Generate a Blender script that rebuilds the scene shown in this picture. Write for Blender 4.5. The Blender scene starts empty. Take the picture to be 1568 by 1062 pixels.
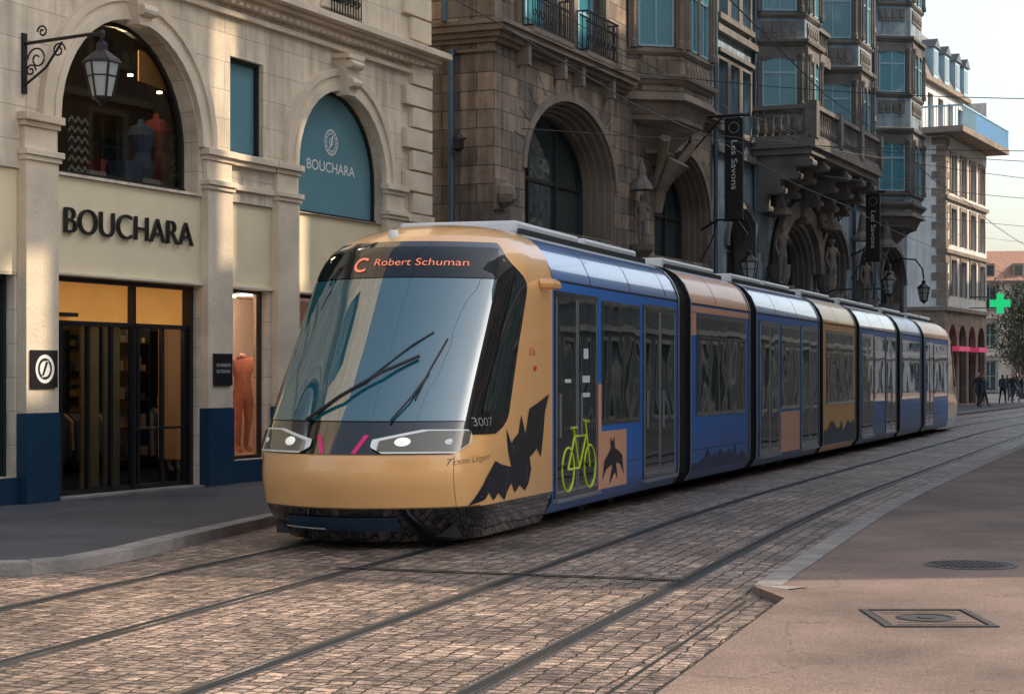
import bpy, math, random, bmesh, bisect
from collections import Counter
from mathutils import Vector, Matrix
from mathutils.geometry import tessellate_polygon
random.seed(7)
R=math.radians
scene=bpy.context.scene
COL=scene.collection
# ------------------------------------------------------------------ materials
def nmat(name):
    m=bpy.data.materials.new(name); m.use_nodes=True
    nt=m.node_tree; b=nt.nodes['Principled BSDF']; return m,nt,b
def N(nt,t,**k):
    n=nt.nodes.new(t)
    for a,v in k.items(): setattr(n,a,v)
    return n
def c4(c): return (c[0],c[1],c[2],1)
def simple(name,col,rough=.6,metal=0,var=.12,scale=3.,bump=.0,coat=0,emis=None,es=0,bscale=60,spec=.5,dirt=0):
    m,nt,b=nmat(name); L=nt.links
    b.inputs['Base Color'].default_value=c4(col)
    tc=N(nt,'ShaderNodeTexCoord')
    if var>.07:
        no=N(nt,'ShaderNodeTexNoise'); no.inputs['Scale'].default_value=scale; no.inputs['Detail'].default_value=4
        L.new(tc.outputs['Object'],no.inputs['Vector'])
        mx=N(nt,'ShaderNodeMix',data_type='RGBA')
        mx.inputs[6].default_value=c4([max(0,x*(1-var*1.6)) for x in col]); mx.inputs[7].default_value=c4([min(1,x*(1+var)) for x in col])
        L.new(no.outputs['Fac'],mx.inputs[0]); L.new(mx.outputs[2],b.inputs['Base Color'])
    if dirt:   # road film that fades out above the skirt
        sp=N(nt,'ShaderNodeSeparateXYZ'); L.new(tc.outputs['Object'],sp.inputs[0])
        no=N(nt,'ShaderNodeTexNoise'); no.inputs['Scale'].default_value=2.2; no.inputs['Detail'].default_value=5; L.new(tc.outputs['Object'],no.inputs['Vector'])
        ma=N(nt,'ShaderNodeMath',operation='MULTIPLY_ADD'); L.new(no.outputs['Fac'],ma.inputs[0]); ma.inputs[1].default_value=-.9; L.new(sp.outputs[2],ma.inputs[2])
        mr=N(nt,'ShaderNodeMapRange'); mr.inputs[1].default_value=-.35; mr.inputs[2].default_value=.6; mr.inputs[3].default_value=dirt; mr.inputs[4].default_value=0; L.new(ma.outputs[0],mr.inputs[0])
        mx=N(nt,'ShaderNodeMix',data_type='RGBA'); mx.inputs[6].default_value=c4(col); mx.inputs[7].default_value=(.10,.085,.07,1); L.new(mr.outputs[0],mx.inputs[0]); L.new(mx.outputs[2],b.inputs['Base Color'])
    b.inputs['Roughness'].default_value=rough; b.inputs['Metallic'].default_value=metal
    b.inputs['Coat Weight'].default_value=coat; b.inputs['Coat Roughness'].default_value=.04; b.inputs['Specular IOR Level'].default_value=spec
    if bump:
        n2=N(nt,'ShaderNodeTexNoise'); n2.inputs['Scale'].default_value=bscale; n2.inputs['Detail'].default_value=2
        L.new(tc.outputs['Object'],n2.inputs['Vector'])
        bp=N(nt,'ShaderNodeBump'); bp.inputs['Strength'].default_value=bump; bp.inputs['Distance'].default_value=.02
        L.new(n2.outputs['Fac'],bp.inputs['Height']); L.new(bp.outputs[0],b.inputs['Normal'])
    if emis: b.inputs['Emission Color'].default_value=c4(emis); b.inputs['Emission Strength'].default_value=es
    return m
def stone(name,ca,cb,bw,bh,cm,ms=.012,bump=.6,stain=.35,rough=.85,tint=None):
    m,nt,b=nmat(name); L=nt.links
    tc=N(nt,'ShaderNodeTexCoord'); sp=N(nt,'ShaderNodeSeparateXYZ'); L.new(tc.outputs['Object'],sp.inputs[0])
    ad=N(nt,'ShaderNodeMath',operation='ADD'); L.new(sp.outputs[0],ad.inputs[0]); L.new(sp.outputs[1],ad.inputs[1])
    cb_=N(nt,'ShaderNodeCombineXYZ'); L.new(ad.outputs[0],cb_.inputs[0]); L.new(sp.outputs[2],cb_.inputs[1])
    br=N(nt,'ShaderNodeTexBrick'); br.offset=.5
    L.new(cb_.outputs[0],br.inputs['Vector'])
    br.inputs['Color1'].default_value=c4(ca); br.inputs['Color2'].default_value=c4(cb); br.inputs['Mortar'].default_value=c4(cm)
    br.inputs['Scale'].default_value=1; br.inputs['Mortar Size'].default_value=ms; br.inputs['Mortar Smooth'].default_value=.3
    br.inputs['Brick Width'].default_value=bw; br.inputs['Row Height'].default_value=bh
    n1=N(nt,'ShaderNodeTexNoise'); n1.inputs['Scale'].default_value=.9; n1.inputs['Detail'].default_value=5; n1.inputs['Roughness'].default_value=.65
    L.new(tc.outputs['Object'],n1.inputs['Vector'])
    mp=N(nt,'ShaderNodeMapping'); mp.inputs['Scale'].default_value=(5,5,.5); L.new(tc.outputs['Object'],mp.inputs[0])
    n3=N(nt,'ShaderNodeTexNoise'); n3.inputs['Scale'].default_value=1.; n3.inputs['Detail'].default_value=4; L.new(mp.outputs[0],n3.inputs['Vector'])
    av=N(nt,'ShaderNodeMath',operation='MULTIPLY'); L.new(n1.outputs['Fac'],av.inputs[0]); L.new(n3.outputs['Fac'],av.inputs[1])
    mr=N(nt,'ShaderNodeMapRange'); mr.inputs[1].default_value=.14; mr.inputs[2].default_value=.34; mr.inputs[3].default_value=1-stain; mr.inputs[4].default_value=1.08
    L.new(av.outputs[0],mr.inputs[0])
    mu=N(nt,'ShaderNodeMix',data_type='RGBA',blend_type='MULTIPLY'); mu.inputs[0].default_value=1
    L.new(br.outputs['Color'],mu.inputs[6]); L.new(mr.outputs[0],mu.inputs[7]); L.new(mu.outputs[2],b.inputs['Base Color'])
    b.inputs['Roughness'].default_value=rough
    n2=N(nt,'ShaderNodeTexNoise'); n2.inputs['Scale'].default_value=25; n2.inputs['Detail'].default_value=2; L.new(tc.outputs['Object'],n2.inputs['Vector'])
    m1=N(nt,'ShaderNodeMath',operation='MULTIPLY_ADD'); L.new(br.outputs['Fac'],m1.inputs[0]); m1.inputs[1].default_value=-1.; L.new(n2.outputs['Fac'],m1.inputs[2])
    bp=N(nt,'ShaderNodeBump'); bp.inputs['Strength'].default_value=bump; bp.inputs['Distance'].default_value=.02
    L.new(m1.outputs[0],bp.inputs['Height']); L.new(bp.outputs[0],b.inputs['Normal'])
    return m
def glossy_dark(name,col,rough=.03,ior=1.6,wob=.004,ws=1.7):
    m,nt,b=nmat(name); L=nt.links
    b.inputs['Base Color'].default_value=c4(col); b.inputs['Roughness'].default_value=rough; b.inputs['IOR'].default_value=ior
    if wob:
        tc=N(nt,'ShaderNodeTexCoord'); n2=N(nt,'ShaderNodeTexNoise'); n2.inputs['Scale'].default_value=ws; n2.inputs['Detail'].default_value=1
        L.new(tc.outputs['Object'],n2.inputs['Vector']); bp=N(nt,'ShaderNodeBump'); bp.inputs['Strength'].default_value=1; bp.inputs['Distance'].default_value=wob
        L.new(n2.outputs['Fac'],bp.inputs['Height']); L.new(bp.outputs[0],b.inputs['Normal'])
    return m
def clear_glass(name,tint=(.9,.95,.93)):
    m=bpy.data.materials.new(name); m.use_nodes=True; nt=m.node_tree; nt.nodes.clear(); L=nt.links
    o=N(nt,'ShaderNodeOutputMaterial'); mx=N(nt,'ShaderNodeMixShader'); t=N(nt,'ShaderNodeBsdfTransparent'); g=N(nt,'ShaderNodeBsdfGlossy'); f=N(nt,'ShaderNodeFresnel')
    f.inputs[0].default_value=1.6; t.inputs[0].default_value=c4(tint); g.inputs['Roughness'].default_value=.02
    L.new(f.outputs[0],mx.inputs[0]); L.new(t.outputs[0],mx.inputs[1]); L.new(g.outputs[0],mx.inputs[2]); L.new(mx.outputs[0],o.inputs[0]); return m
def setts(name,ca,cb,cm):
    m,nt,b=nmat(name); L=nt.links
    uv=N(nt,'ShaderNodeUVMap'); uv.uv_map='UVMap'
    nz=N(nt,'ShaderNodeTexNoise'); nz.inputs['Scale'].default_value=5; nz.inputs['Detail'].default_value=3; L.new(uv.outputs[0],nz.inputs['Vector'])
    vm=N(nt,'ShaderNodeVectorMath',operation='MULTIPLY_ADD'); L.new(nz.outputs['Color'],vm.inputs[0]); vm.inputs[1].default_value=(.12,.09,0); L.new(uv.outputs[0],vm.inputs[2])
    br=N(nt,'ShaderNodeTexBrick'); L.new(vm.outputs[0],br.inputs['Vector'])
    br.inputs['Scale'].default_value=1; br.inputs['Brick Width'].default_value=.11; br.inputs['Row Height'].default_value=.15; br.inputs['Mortar Size'].default_value=.011; br.inputs['Mortar Smooth'].default_value=1.
    br.offset=.5; br.squash=.8; br.squash_frequency=3
    br.inputs['Color1'].default_value=c4(ca); br.inputs['Color2'].default_value=c4(cb); br.inputs['Mortar'].default_value=c4(cm); br.inputs['Bias'].default_value=0
    n1=N(nt,'ShaderNodeTexNoise'); n1.inputs['Scale'].default_value=.55; n1.inputs['Detail'].default_value=6; n1.inputs['Roughness'].default_value=.7; L.new(uv.outputs[0],n1.inputs['Vector'])
    mr=N(nt,'ShaderNodeMapRange'); mr.inputs[1].default_value=.34; mr.inputs[2].default_value=.66; mr.inputs[3].default_value=.35; mr.inputs[4].default_value=1.35; L.new(n1.outputs['Fac'],mr.inputs[0])
    n4=N(nt,'ShaderNodeTexNoise'); n4.inputs['Scale'].default_value=8; n4.inputs['Detail'].default_value=5; n4.inputs['Roughness'].default_value=.75; L.new(uv.outputs[0],n4.inputs['Vector'])
    mr2=N(nt,'ShaderNodeMapRange'); mr2.inputs[1].default_value=.36; mr2.inputs[2].default_value=.66; mr2.inputs[3].default_value=.22; mr2.inputs[4].default_value=1.5; L.new(n4.outputs['Fac'],mr2.inputs[0])
    pr=N(nt,'ShaderNodeMath',operation='MULTIPLY'); L.new(mr.outputs[0],pr.inputs[0]); L.new(mr2.outputs[0],pr.inputs[1])
    mu=N(nt,'ShaderNodeMix',data_type='RGBA',blend_type='MULTIPLY'); mu.inputs[0].default_value=1; L.new(br.outputs['Color'],mu.inputs[6]); L.new(pr.outputs[0],mu.inputs[7]); L.new(mu.outputs[2],b.inputs['Base Color'])
    b.inputs['Roughness'].default_value=.46
    m1=N(nt,'ShaderNodeMath',operation='MULTIPLY_ADD'); L.new(br.outputs['Fac'],m1.inputs[0]); m1.inputs[1].default_value=-1.0; L.new(n4.outputs['Fac'],m1.inputs[2])
    bp=N(nt,'ShaderNodeBump'); bp.inputs['Strength'].default_value=1; bp.inputs['Distance'].default_value=.045
    L.new(m1.outputs[0],bp.inputs['Height']); L.new(bp.outputs[0],b.inputs['Normal'])
    return m
def asphalt(name,col,rough=.8,spec=220):
    m,nt,b=nmat(name); L=nt.links
    tc=N(nt,'ShaderNodeTexCoord')
    n1=N(nt,'ShaderNodeTexNoise'); n1.inputs['Scale'].default_value=.6; n1.inputs['Detail'].default_value=6; n1.inputs['Roughness'].default_value=.6
    n2=N(nt,'ShaderNodeTexNoise'); n2.inputs['Scale'].default_value=90; n2.inputs['Detail'].default_value=2
    for n in (n1,n2): L.new(tc.outputs['Object'],n.inputs['Vector'])
    a=N(nt,'ShaderNodeMapRange'); a.inputs[1].default_value=.3;a.inputs[2].default_value=.7;a.inputs[3].default_value=.55;a.inputs[4].default_value=1.35; L.new(n1.outputs['Fac'],a.inputs[0])
    c=N(nt,'ShaderNodeMapRange'); c.inputs[1].default_value=.35;c.inputs[2].default_value=.65;c.inputs[3].default_value=.6;c.inputs[4].default_value=1.45; L.new(n2.outputs['Fac'],c.inputs[0])
    pr=N(nt,'ShaderNodeMath',operation='MULTIPLY'); L.new(a.outputs[0],pr.inputs[0]); L.new(c.outputs[0],pr.inputs[1])
    vo=N(nt,'ShaderNodeTexVoronoi',feature='DISTANCE_TO_EDGE'); vo.inputs['Scale'].default_value=.35
    vm=N(nt,'ShaderNodeVectorMath',operation='MULTIPLY_ADD'); L.new(n1.outputs['Color'],vm.inputs[0]); vm.inputs[1].default_value=(1.5,1.5,0); L.new(tc.outputs['Object'],vm.inputs[2]); L.new(vm.outputs[0],vo.inputs['Vector'])
    cr=N(nt,'ShaderNodeMapRange'); cr.inputs[1].default_value=0; cr.inputs[2].default_value=.004; cr.inputs[3].default_value=.5; cr.inputs[4].default_value=1; L.new(vo.outputs['Distance'],cr.inputs[0])
    p2=N(nt,'ShaderNodeMath',operation='MULTIPLY'); L.new(pr.outputs[0],p2.inputs[0]); L.new(cr.outputs[0],p2.inputs[1])
    mu=N(nt,'ShaderNodeMix',data_type='RGBA',blend_type='MULTIPLY'); mu.inputs[0].default_value=1; mu.inputs[6].default_value=c4(col); L.new(p2.outputs[0],mu.inputs[7]); L.new(mu.outputs[2],b.inputs['Base Color'])
    b.inputs['Roughness'].default_value=rough
    bp=N(nt,'ShaderNodeBump'); bp.inputs['Strength'].default_value=.5; bp.inputs['Distance'].default_value=.006; L.new(n2.outputs['Fac'],bp.inputs['Height']); L.new(bp.outputs[0],b.inputs['Normal'])
    return m
M={}
M['cream']=stone('cream_limestone',(.78,.66,.50),(.70,.59,.45),1.1,.42,(.48,.40,.31),.007,.4,.34)
M['creamtrim']=simple('limestone_trim',(.76,.64,.48),.8,var=.24,scale=1.7,bump=.4,bscale=25)
M['render']=simple('sign_render',(.86,.73,.49),.8,var=.12,scale=1.2,bump=.2)
M['navy']=simple('navy_plinth',(.012,.045,.09),.35,var=.2,bump=.1)
M['black']=simple('black_paint',(.012,.012,.014),.4,var=.05)
M['iron']=simple('wrought_iron',(.01,.01,.012),.5,var=.05)
M['teal']=simple('teal_blind',(.14,.30,.35),.2,var=.16,scale=.8)
M['white']=simple('white_paint',(.75,.77,.76),.5,var=.05)
M['greycloth']=simple('grey_cloth',(.30,.29,.27),.8,var=.1)
M['tan']=stone('tan_sandstone',(.42,.32,.235),(.20,.165,.135),.75,.36,(.13,.105,.085),.012,.9,.6)
M['tantrim']=simple('sandstone_trim',(.27,.215,.165),.85,var=.42,scale=1.5,bump=.7,bscale=14)
M['grey']=stone('grey_plaster',(.32,.40,.46),(.26,.33,.385),1.3,.5,(.18,.205,.235),.006,.6,.6)
M['greytrim']=simple('grey_stone_trim',(.19,.175,.16),.85,var=.48,scale=1.3,bump=.8,bscale=12)
M['whitewall']=stone('white_render',(.74,.72,.69),(.68,.66,.63),2,1,(.6,.58,.55),.003,.2,.2)
M['opp']=stone('opposite_stone',(.34,.30,.26),(.28,.25,.215),1,.45,(.2,.175,.15),.008,.3,.35)
M['brown']=stone('brown_sandstone',(.36,.26,.21),(.28,.21,.17),.8,.4,(.2,.15,.12),.01,.6,.4)
M['pink']=stone('far_stone',(.60,.50,.42),(.5,.42,.35),.9,.4,(.35,.28,.22),.01,.4,.3)
M['slate']=simple('slate_roof',(.13,.10,.09),.6,var=.3,scale=4,bump=.5,bscale=9)
M['tile']=simple('clay_tile_roof',(.36,.19,.13),.8,var=.3,scale=4,bump=.5,bscale=9)
M['copper']=simple('green_copper',(.09,.38,.31),.6,var=.3,scale=3)
M['wglass']=glossy_dark('window_glass',(.03,.05,.055),.03,2.0,.012)
M['wglass_teal']=glossy_dark('teal_window_glass',(.06,.26,.32),.06,2.0,.012)
M['tglass']=glossy_dark('tram_glass',(.008,.020,.024),.012,2.1,.006,.9)
M['wscreen']=glossy_dark('windscreen_glass',(.006,.09,.12),.012,2.4,.0015)
M['bandglass']=glossy_dark('display_band_glass',(.004,.010,.014),.02,1.55,.0015)
M['frame']=simple('window_frame',(.25,.26,.25),.5,var=.1)
M['darkframe']=simple('dark_window_frame',(.03,.032,.035),.4,var=.05)
M['bluefr']=simple('blue_grey_frame',(.32,.50,.58),.5,var=.05)
M['clear']=clear_glass('clear_shop_glass')
M['zinc']=simple('zinc_pipe',(.10,.15,.19),.45,metal=.4,var=.2)
M['setts']=setts('granite_setts',(.52,.375,.285),(.21,.155,.13),(.04,.03,.026))
M['asph']=asphalt('dark_asphalt',(.054,.053,.060))
M['walk']=asphalt('brown_pavement',(.175,.122,.097))
M['kerb']=simple('granite_kerb',(.28,.255,.235),.75,var=.45,scale=3,bump=.5,bscale=30)
M['steel']=simple('rail_steel',(.35,.35,.36),.25,metal=.95,var=.2,scale=8)
M['groove']=simple('rail_groove',(.006,.006,.006),.9,var=.05)
M['ironcover']=simple('cast_iron',(.07,.062,.058),.55,metal=.5,var=.3,scale=12,bump=.4)
M['orange']=simple('tram_orange_paint',(.93,.50,.19),.28,var=.03,coat=.8,dirt=.25)
M['peach']=simple('tram_peach_paint',(.92,.44,.24),.34,var=.03,coat=.4)
M['gold']=simple('tram_gold_paint',(.88,.43,.03),.3,var=.03,coat=.4)
M['blue']=simple('tram_blue_paint',(.006,.165,.60),.3,var=.05,coat=.12,spec=.2,dirt=.5)
M['blue2']=simple('tram_light_blue_paint',(.03,.28,.70),.25,var=.05,coat=.3,spec=.3)
M['covebl']=simple('tram_roof_blue_paint',(.012,.17,.56),.2,var=.05,coat=1)
M['dkblue']=simple('tram_dark_artwork',(.008,.03,.10),.35,var=.05,coat=.1,spec=.2)
M['cowl']=simple('tram_silver_roof',(.68,.70,.72),.35,var=.08,coat=.3)
M['tblack']=simple('tram_black_gloss',(.006,.007,.009),.1,var=.05,coat=1)
M['rubber']=simple('rubber_bellows',(.015,.016,.018),.6,var=.05)
M['alu']=simple('aluminium_frame',(.38,.40,.43),.35,metal=.6,var=.1)
M['decal']=simple('dark_decal',(.012,.012,.018),.4,var=.05)
M['lime']=simple('lime_decal',(.68,.78,.03),.4,var=.03)
M['red']=simple('red_decal',(.6,.04,.03),.4,var=.05)
M['magenta']=simple('magenta_decal',(.7,.02,.16),.4,var=.05)
M['led']=simple('led_orange',(.5,.1,.05),.5,var=.05,emis=(1,.28,.15),es=.8)
M['lamp']=simple('headlamp_white',(.9,.9,.85),.2,var=.05,emis=(1,.97,.88),es=.35)
M['marker']=simple('marker_lamp',(.9,.9,.85),.2,var=.05)
M['chrome']=simple('headlight_trim',(.8,.8,.78),.2,var=.02)
M['lens']=glossy_dark('headlight_lens',(.14,.12,.085),.05,1.7,0)
M['warmwall']=simple('warm_shop_wall',(.34,.22,.11),.7,var=.3,scale=2)
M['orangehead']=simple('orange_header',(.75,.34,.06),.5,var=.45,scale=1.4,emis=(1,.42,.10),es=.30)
M['peachwall']=simple('peach_wall',(.88,.68,.55),.7,var=.05)
M['curtain']=simple('ochre_panel',(.50,.36,.14),.6,var=.3,scale=3)
M['spot']=simple('shop_spotlight',(1,.8,.5),.5,var=.05,emis=(1,.72,.4),es=9)
M['coral']=simple('coral_cloth',(.60,.23,.15),.8,var=.3,scale=9)
M['yellowc']=simple('ochre_cloth',(.34,.25,.10),.8,var=.3,scale=6)
M['bluec']=simple('blue_cloth',(.04,.07,.13),.8,var=.3,scale=6)
M['redc']=simple('red_cloth',(.26,.035,.03),.8,var=.3,scale=6)
M['plant']=simple('plant_green',(.06,.13,.05),.7,var=.4,scale=8)
M['skin']=simple('skin',(.5,.3,.22),.6,var=.05)
M['hair']=simple('hair',(.03,.02,.015),.7,var=.05)
M['dark']=simple('dark_cloth',(.02,.022,.03),.8,var=.05)
M['jean']=simple('denim',(.05,.07,.12),.8,var=.05)
M['lglass']=simple('lantern_glass',(.42,.45,.44),.12,var=.05)
M['cross']=simple('green_cross_light',(.02,.4,.12),.4,var=.05,emis=(.02,.9,.3),es=.6)
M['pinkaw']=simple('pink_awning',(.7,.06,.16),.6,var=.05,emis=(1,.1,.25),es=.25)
M['bark']=simple('bark',(.07,.055,.045),.9,var=.3)
M['leaf']=simple('leaf',(.05,.065,.035),.8,var=.4,scale=2)
M['ground']=asphalt('ground_asphalt',(.06,.057,.055))
M['statue']=simple('statue_stone',(.2,.18,.16),.85,var=.4,scale=6,bump=.7,bscale=20)
# ------------------------------------------------------------------ mesh helper
def group(name,loc=(0,0,0),rot=0):
    e=bpy.data.objects.new(name,None); e.location=loc; e.rotation_euler=(0,0,rot); e.empty_display_size=.3; COL.objects.link(e); return e
class P:
    def __init__(s,name,mat,parent=None,smooth=False,fmap=None):
        s.n=name;s.m=mat;s.p=parent;s.sm=smooth;s.v=[];s.f=[];s.map=fmap;s.uv=None
    def add(s,vs,fs):
        o=len(s.v)
        s.v+= [s.map(*v) for v in vs] if s.map else [tuple(v) for v in vs]
        s.f+=[tuple(i+o for i in f) for f in fs]
    def poly(s,*pts): s.add(pts,[tuple(range(len(pts)))])
    def box(s,x0,x1,y0,y1,z0,z1):
        s.add([(x0,y0,z0),(x1,y0,z0),(x1,y1,z0),(x0,y1,z0),(x0,y0,z1),(x1,y0,z1),(x1,y1,z1),(x0,y1,z1)],
              [(0,3,2,1),(4,5,6,7),(0,1,5,4),(1,2,6,5),(2,3,7,6),(3,0,4,7)])
    def obox(s,o,d,a0,a1,n0,n1,z0,z1):
        nx,ny=d[1],-d[0]
        q=[(a0,n0),(a1,n0),(a1,n1),(a0,n1)]
        b=[(o[0]+d[0]*a+nx*n,o[1]+d[1]*a+ny*n) for a,n in q]
        s.add([(x,y,z0) for x,y in b]+[(x,y,z1) for x,y in b],[(0,1,2,3),(7,6,5,4),(0,4,5,1),(1,5,6,2),(2,6,7,3),(3,7,4,0)])
    def tube(s,path,r,n=8,cap=True):
        path=[Vector(p) for p in path]; rs=r if isinstance(r,(list,tuple)) else [r]*len(path)
        vs=[];fs=[]
        for i,p in enumerate(path):
            t=(path[min(i+1,len(path)-1)]-path[max(i-1,0)]).normalized()
            u=t.cross(Vector((0,0,1)))
            if u.length<.05: u=t.cross(Vector((1,0,0)))
            u.normalize(); w=t.cross(u)
            for k in range(n):
                a=2*math.pi*k/n; vs.append(tuple(p+(u*math.cos(a)+w*math.sin(a))*rs[i]))
        for i in range(len(path)-1):
            for k in range(n): fs.append((i*n+k,i*n+(k+1)%n,(i+1)*n+(k+1)%n,(i+1)*n+k))
        if cap: fs+=[tuple(range(n-1,-1,-1)),tuple((len(path)-1)*n+k for k in range(n))]
        s.add(vs,fs)
    def lathe(s,cx,cy,prof,n=12,a0=0):
        vs=[];fs=[]
        for r,z in prof:
            for k in range(n):
                a=a0+2*math.pi*k/n; vs.append((cx+r*math.cos(a),cy+r*math.sin(a),z))
        for i in range(len(prof)-1):
            for k in range(n): fs.append((i*n+k,i*n+(k+1)%n,(i+1)*n+(k+1)%n,(i+1)*n+k))
        fs+=[tuple(range(n-1,-1,-1)),tuple((len(prof)-1)*n+k for k in range(n))]
        s.add(vs,fs)
    def loft(s,rings,cap=True):
        n=len(rings[0]);vs=[p for r in rings for p in r];fs=[]
        for i in range(len(rings)-1):
            for k in range(n): fs.append((i*n+k,i*n+(k+1)%n,(i+1)*n+(k+1)%n,(i+1)*n+k))
        if cap: fs+=[tuple(range(n-1,-1,-1)),tuple((len(rings)-1)*n+k for k in range(n))]
        s.add(vs,fs)
    def prism(s,pts,y0,y1):
        n=len(pts)
        tri=tessellate_polygon([[Vector((x,z,0)) for x,z in pts]])
        vs=[(x,y0,z) for x,z in pts]+[(x,y1,z) for x,z in pts]
        fs=[tuple(t) for t in tri]+[tuple(n+i for i in reversed(t)) for t in tri]+[(i,(i+1)%n,n+(i+1)%n,n+i) for i in range(n)]
        s.add(vs,fs)
    def done(s,bevel=0,fix=True):
        if not s.v: return None
        me=bpy.data.meshes.new(s.n); me.from_pydata(s.v,[],s.f); me.materials.append(M[s.m] if isinstance(s.m,str) else s.m)
        if s.uv:
            l=me.uv_layers.new(name='UVMap')
            for lp in me.loops: l.data[lp.index].uv=s.uv[lp.vertex_index]
        if fix:
            bm=bmesh.new(); bm.from_mesh(me); bmesh.ops.recalc_face_normals(bm,faces=bm.faces); bm.to_mesh(me); bm.free()
        if s.sm:
            for p in me.polygons: p.use_smooth=True
            me.set_sharp_from_angle(angle=R(42))
        o=bpy.data.objects.new(s.n,me); COL.objects.link(o)
        if s.p: o.parent=s.p
        if bevel:
            b=o.modifiers.new('bevel','BEVEL'); b.width=bevel; b.segments=2; b.limit_method='ANGLE'; b.angle_limit=R(40)
        return o
def interp(tab,x):
    if x<=tab[0][0]: return tab[0][1]
    for a,b in zip(tab,tab[1:]):
        if x<=b[0]: return a[1]+(b[1]-a[1])*(x-a[0])/(b[0]-a[0])
    return tab[-1][1]
def outline(a,b,c,zs,zt,n=20):
    if zs>=zt: return [(a,c),(a,zt),(b,zt),(b,c)]
    xc=(a+b)/2;rx=(b-a)/2;rz=zt-zs
    return [(a,c)]+[(xc-rx*math.cos(math.pi*i/n),zs+rz*math.sin(math.pi*i/n)) for i in range(n+1)]+[(b,c)]
def wall(p,x0,x1,z0,z1,holes,y=0,rev=.25):
    g={}
    for h in holes: g.setdefault((h[0],h[1]),[]).append(h)
    cur=x0
    for (a,b) in sorted(g):
        if a>cur: p.poly((cur,y,z0),(a,y,z0),(a,y,z1),(cur,y,z1))
        zc=z0
        for h in sorted(g[(a,b)],key=lambda h:h[2]):
            _,_,c,zs,zt=h
            p.poly((a,y,zc),(b,y,zc),(b,y,c),(a,y,c))
            o=outline(*h)
            for q,w in zip(o,o[1:]+o[:1]): p.poly((q[0],y,q[1]),(w[0],y,w[1]),(w[0],y+rev,w[1]),(q[0],y+rev,q[1]))
            if zs<zt:
                for q,w in zip(o[1:-1],o[2:-1]): p.poly((q[0],y,q[1]),(w[0],y,w[1]),(w[0],y,zt),(q[0],y,zt))
            zc=zt
        p.poly((a,y,zc),(b,y,zc),(b,y,z1),(a,y,z1)); cur=b
    if x1>cur: p.poly((cur,y,z0),(x1,y,z0),(x1,y,z1),(cur,y,z1))
def band(p,o1,o2,y0,y1):
    n=len(o1)
    for i in range(n-1):
        a,b,c,d=o1[i],o1[i+1],o2[i+1],o2[i]
        p.poly((a[0],y0,a[1]),(b[0],y0,b[1]),(c[0],y0,c[1]),(d[0],y0,d[1]))
        p.poly((d[0],y0,d[1]),(c[0],y0,c[1]),(c[0],y1,c[1]),(d[0],y1,d[1]))
        p.poly((a[0],y0,a[1]),(b[0],y0,b[1]),(b[0],y1,b[1]),(a[0],y1,a[1]))
    for e in (0,n-1):
        a,d=o1[e],o2[e]; p.poly((a[0],y0,a[1]),(d[0],y0,d[1]),(d[0],y1,d[1]),(a[0],y1,a[1]))
def fillo(p,o,y): p.poly(*[(x,y,z) for x,z in o])
def text_geo(txt,size,bold=0.):
    cu=bpy.data.curves.new('t','FONT'); cu.body=txt; cu.size=size; cu.offset=bold
    o=bpy.data.objects.new('t',cu); COL.objects.link(o); dg=bpy.context.evaluated_depsgraph_get(); me=o.evaluated_get(dg).to_mesh()
    v=[tuple(x.co) for x in me.vertices]; f=[tuple(p.vertices) for p in me.polygons]
    bpy.data.objects.remove(o); return v,f
def add_text(p,txt,x,z,size,y,width=None,bold=0,height=None):
    v,f=text_geo(txt,size,bold)
    xs=[a[0] for a in v]; ys=[a[1] for a in v]; w=max(xs)-min(xs); h=max(ys)-min(ys)
    kx=(width/w) if width else 1; kz=(height/h) if height else 1
    vs=[(x+(a[0]-min(xs))*kx,y,z+(a[1]-min(ys))*kz) for a in v]
    p.add(vs,f)
def rect_window(x0,x1,z0,z1,fr,gl,y=.22,nx=2,nz=2,t=.05,dep=.05):
    gl.poly((x0,y,z0),(x1,y,z0),(x1,y,z1),(x0,y,z1))
    fr.box(x0,x0+t,y-dep,y-.002,z0,z1); fr.box(x1-t,x1,y-dep,y-.002,z0,z1)
    fr.box(x0+t,x1-t,y-dep,y-.002,z0,z0+t); fr.box(x0+t,x1-t,y-dep,y-.002,z1-t,z1)
    for i in range(1,nx):
        xm=x0+(x1-x0)*i/nx; fr.box(xm-t*.45,xm+t*.45,y-dep*.8,y-.002,z0+t,z1-t)
    for j in range(1,nz):
        zm=z0+(z1-z0)*j/nz; fr.box(x0+t,x1-t,y-dep*.65,y-.002,zm-t*.35,zm+t*.35)
def baluster_rail(p,x0,x1,y,z0,h,n,along='x'):
    prof=[(.05,0),(.03,.1),(.065,.28),(.04,.5),(.028,.72),(.05,1)]
    for i in range(n):
        q=x0+(x1-x0)*(i+.5)/n
        c=(q,y) if along=='x' else (y,q)
        p.lathe(c[0],c[1],[(r,z0+.1+zz*(h-.22)) for r,zz in prof],6)
    if along=='x':
        p.box(x0,x1,y-.09,y+.09,z0,z0+.1); p.box(x0-.02,x1+.02,y-.11,y+.11,z0+h-.12,z0+h)
    else:
        p.box(y-.09,y+.09,x0,x1,z0,z0+.1); p.box(y-.11,y+.11,x0,x1,z0+h-.12,z0+h)
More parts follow.
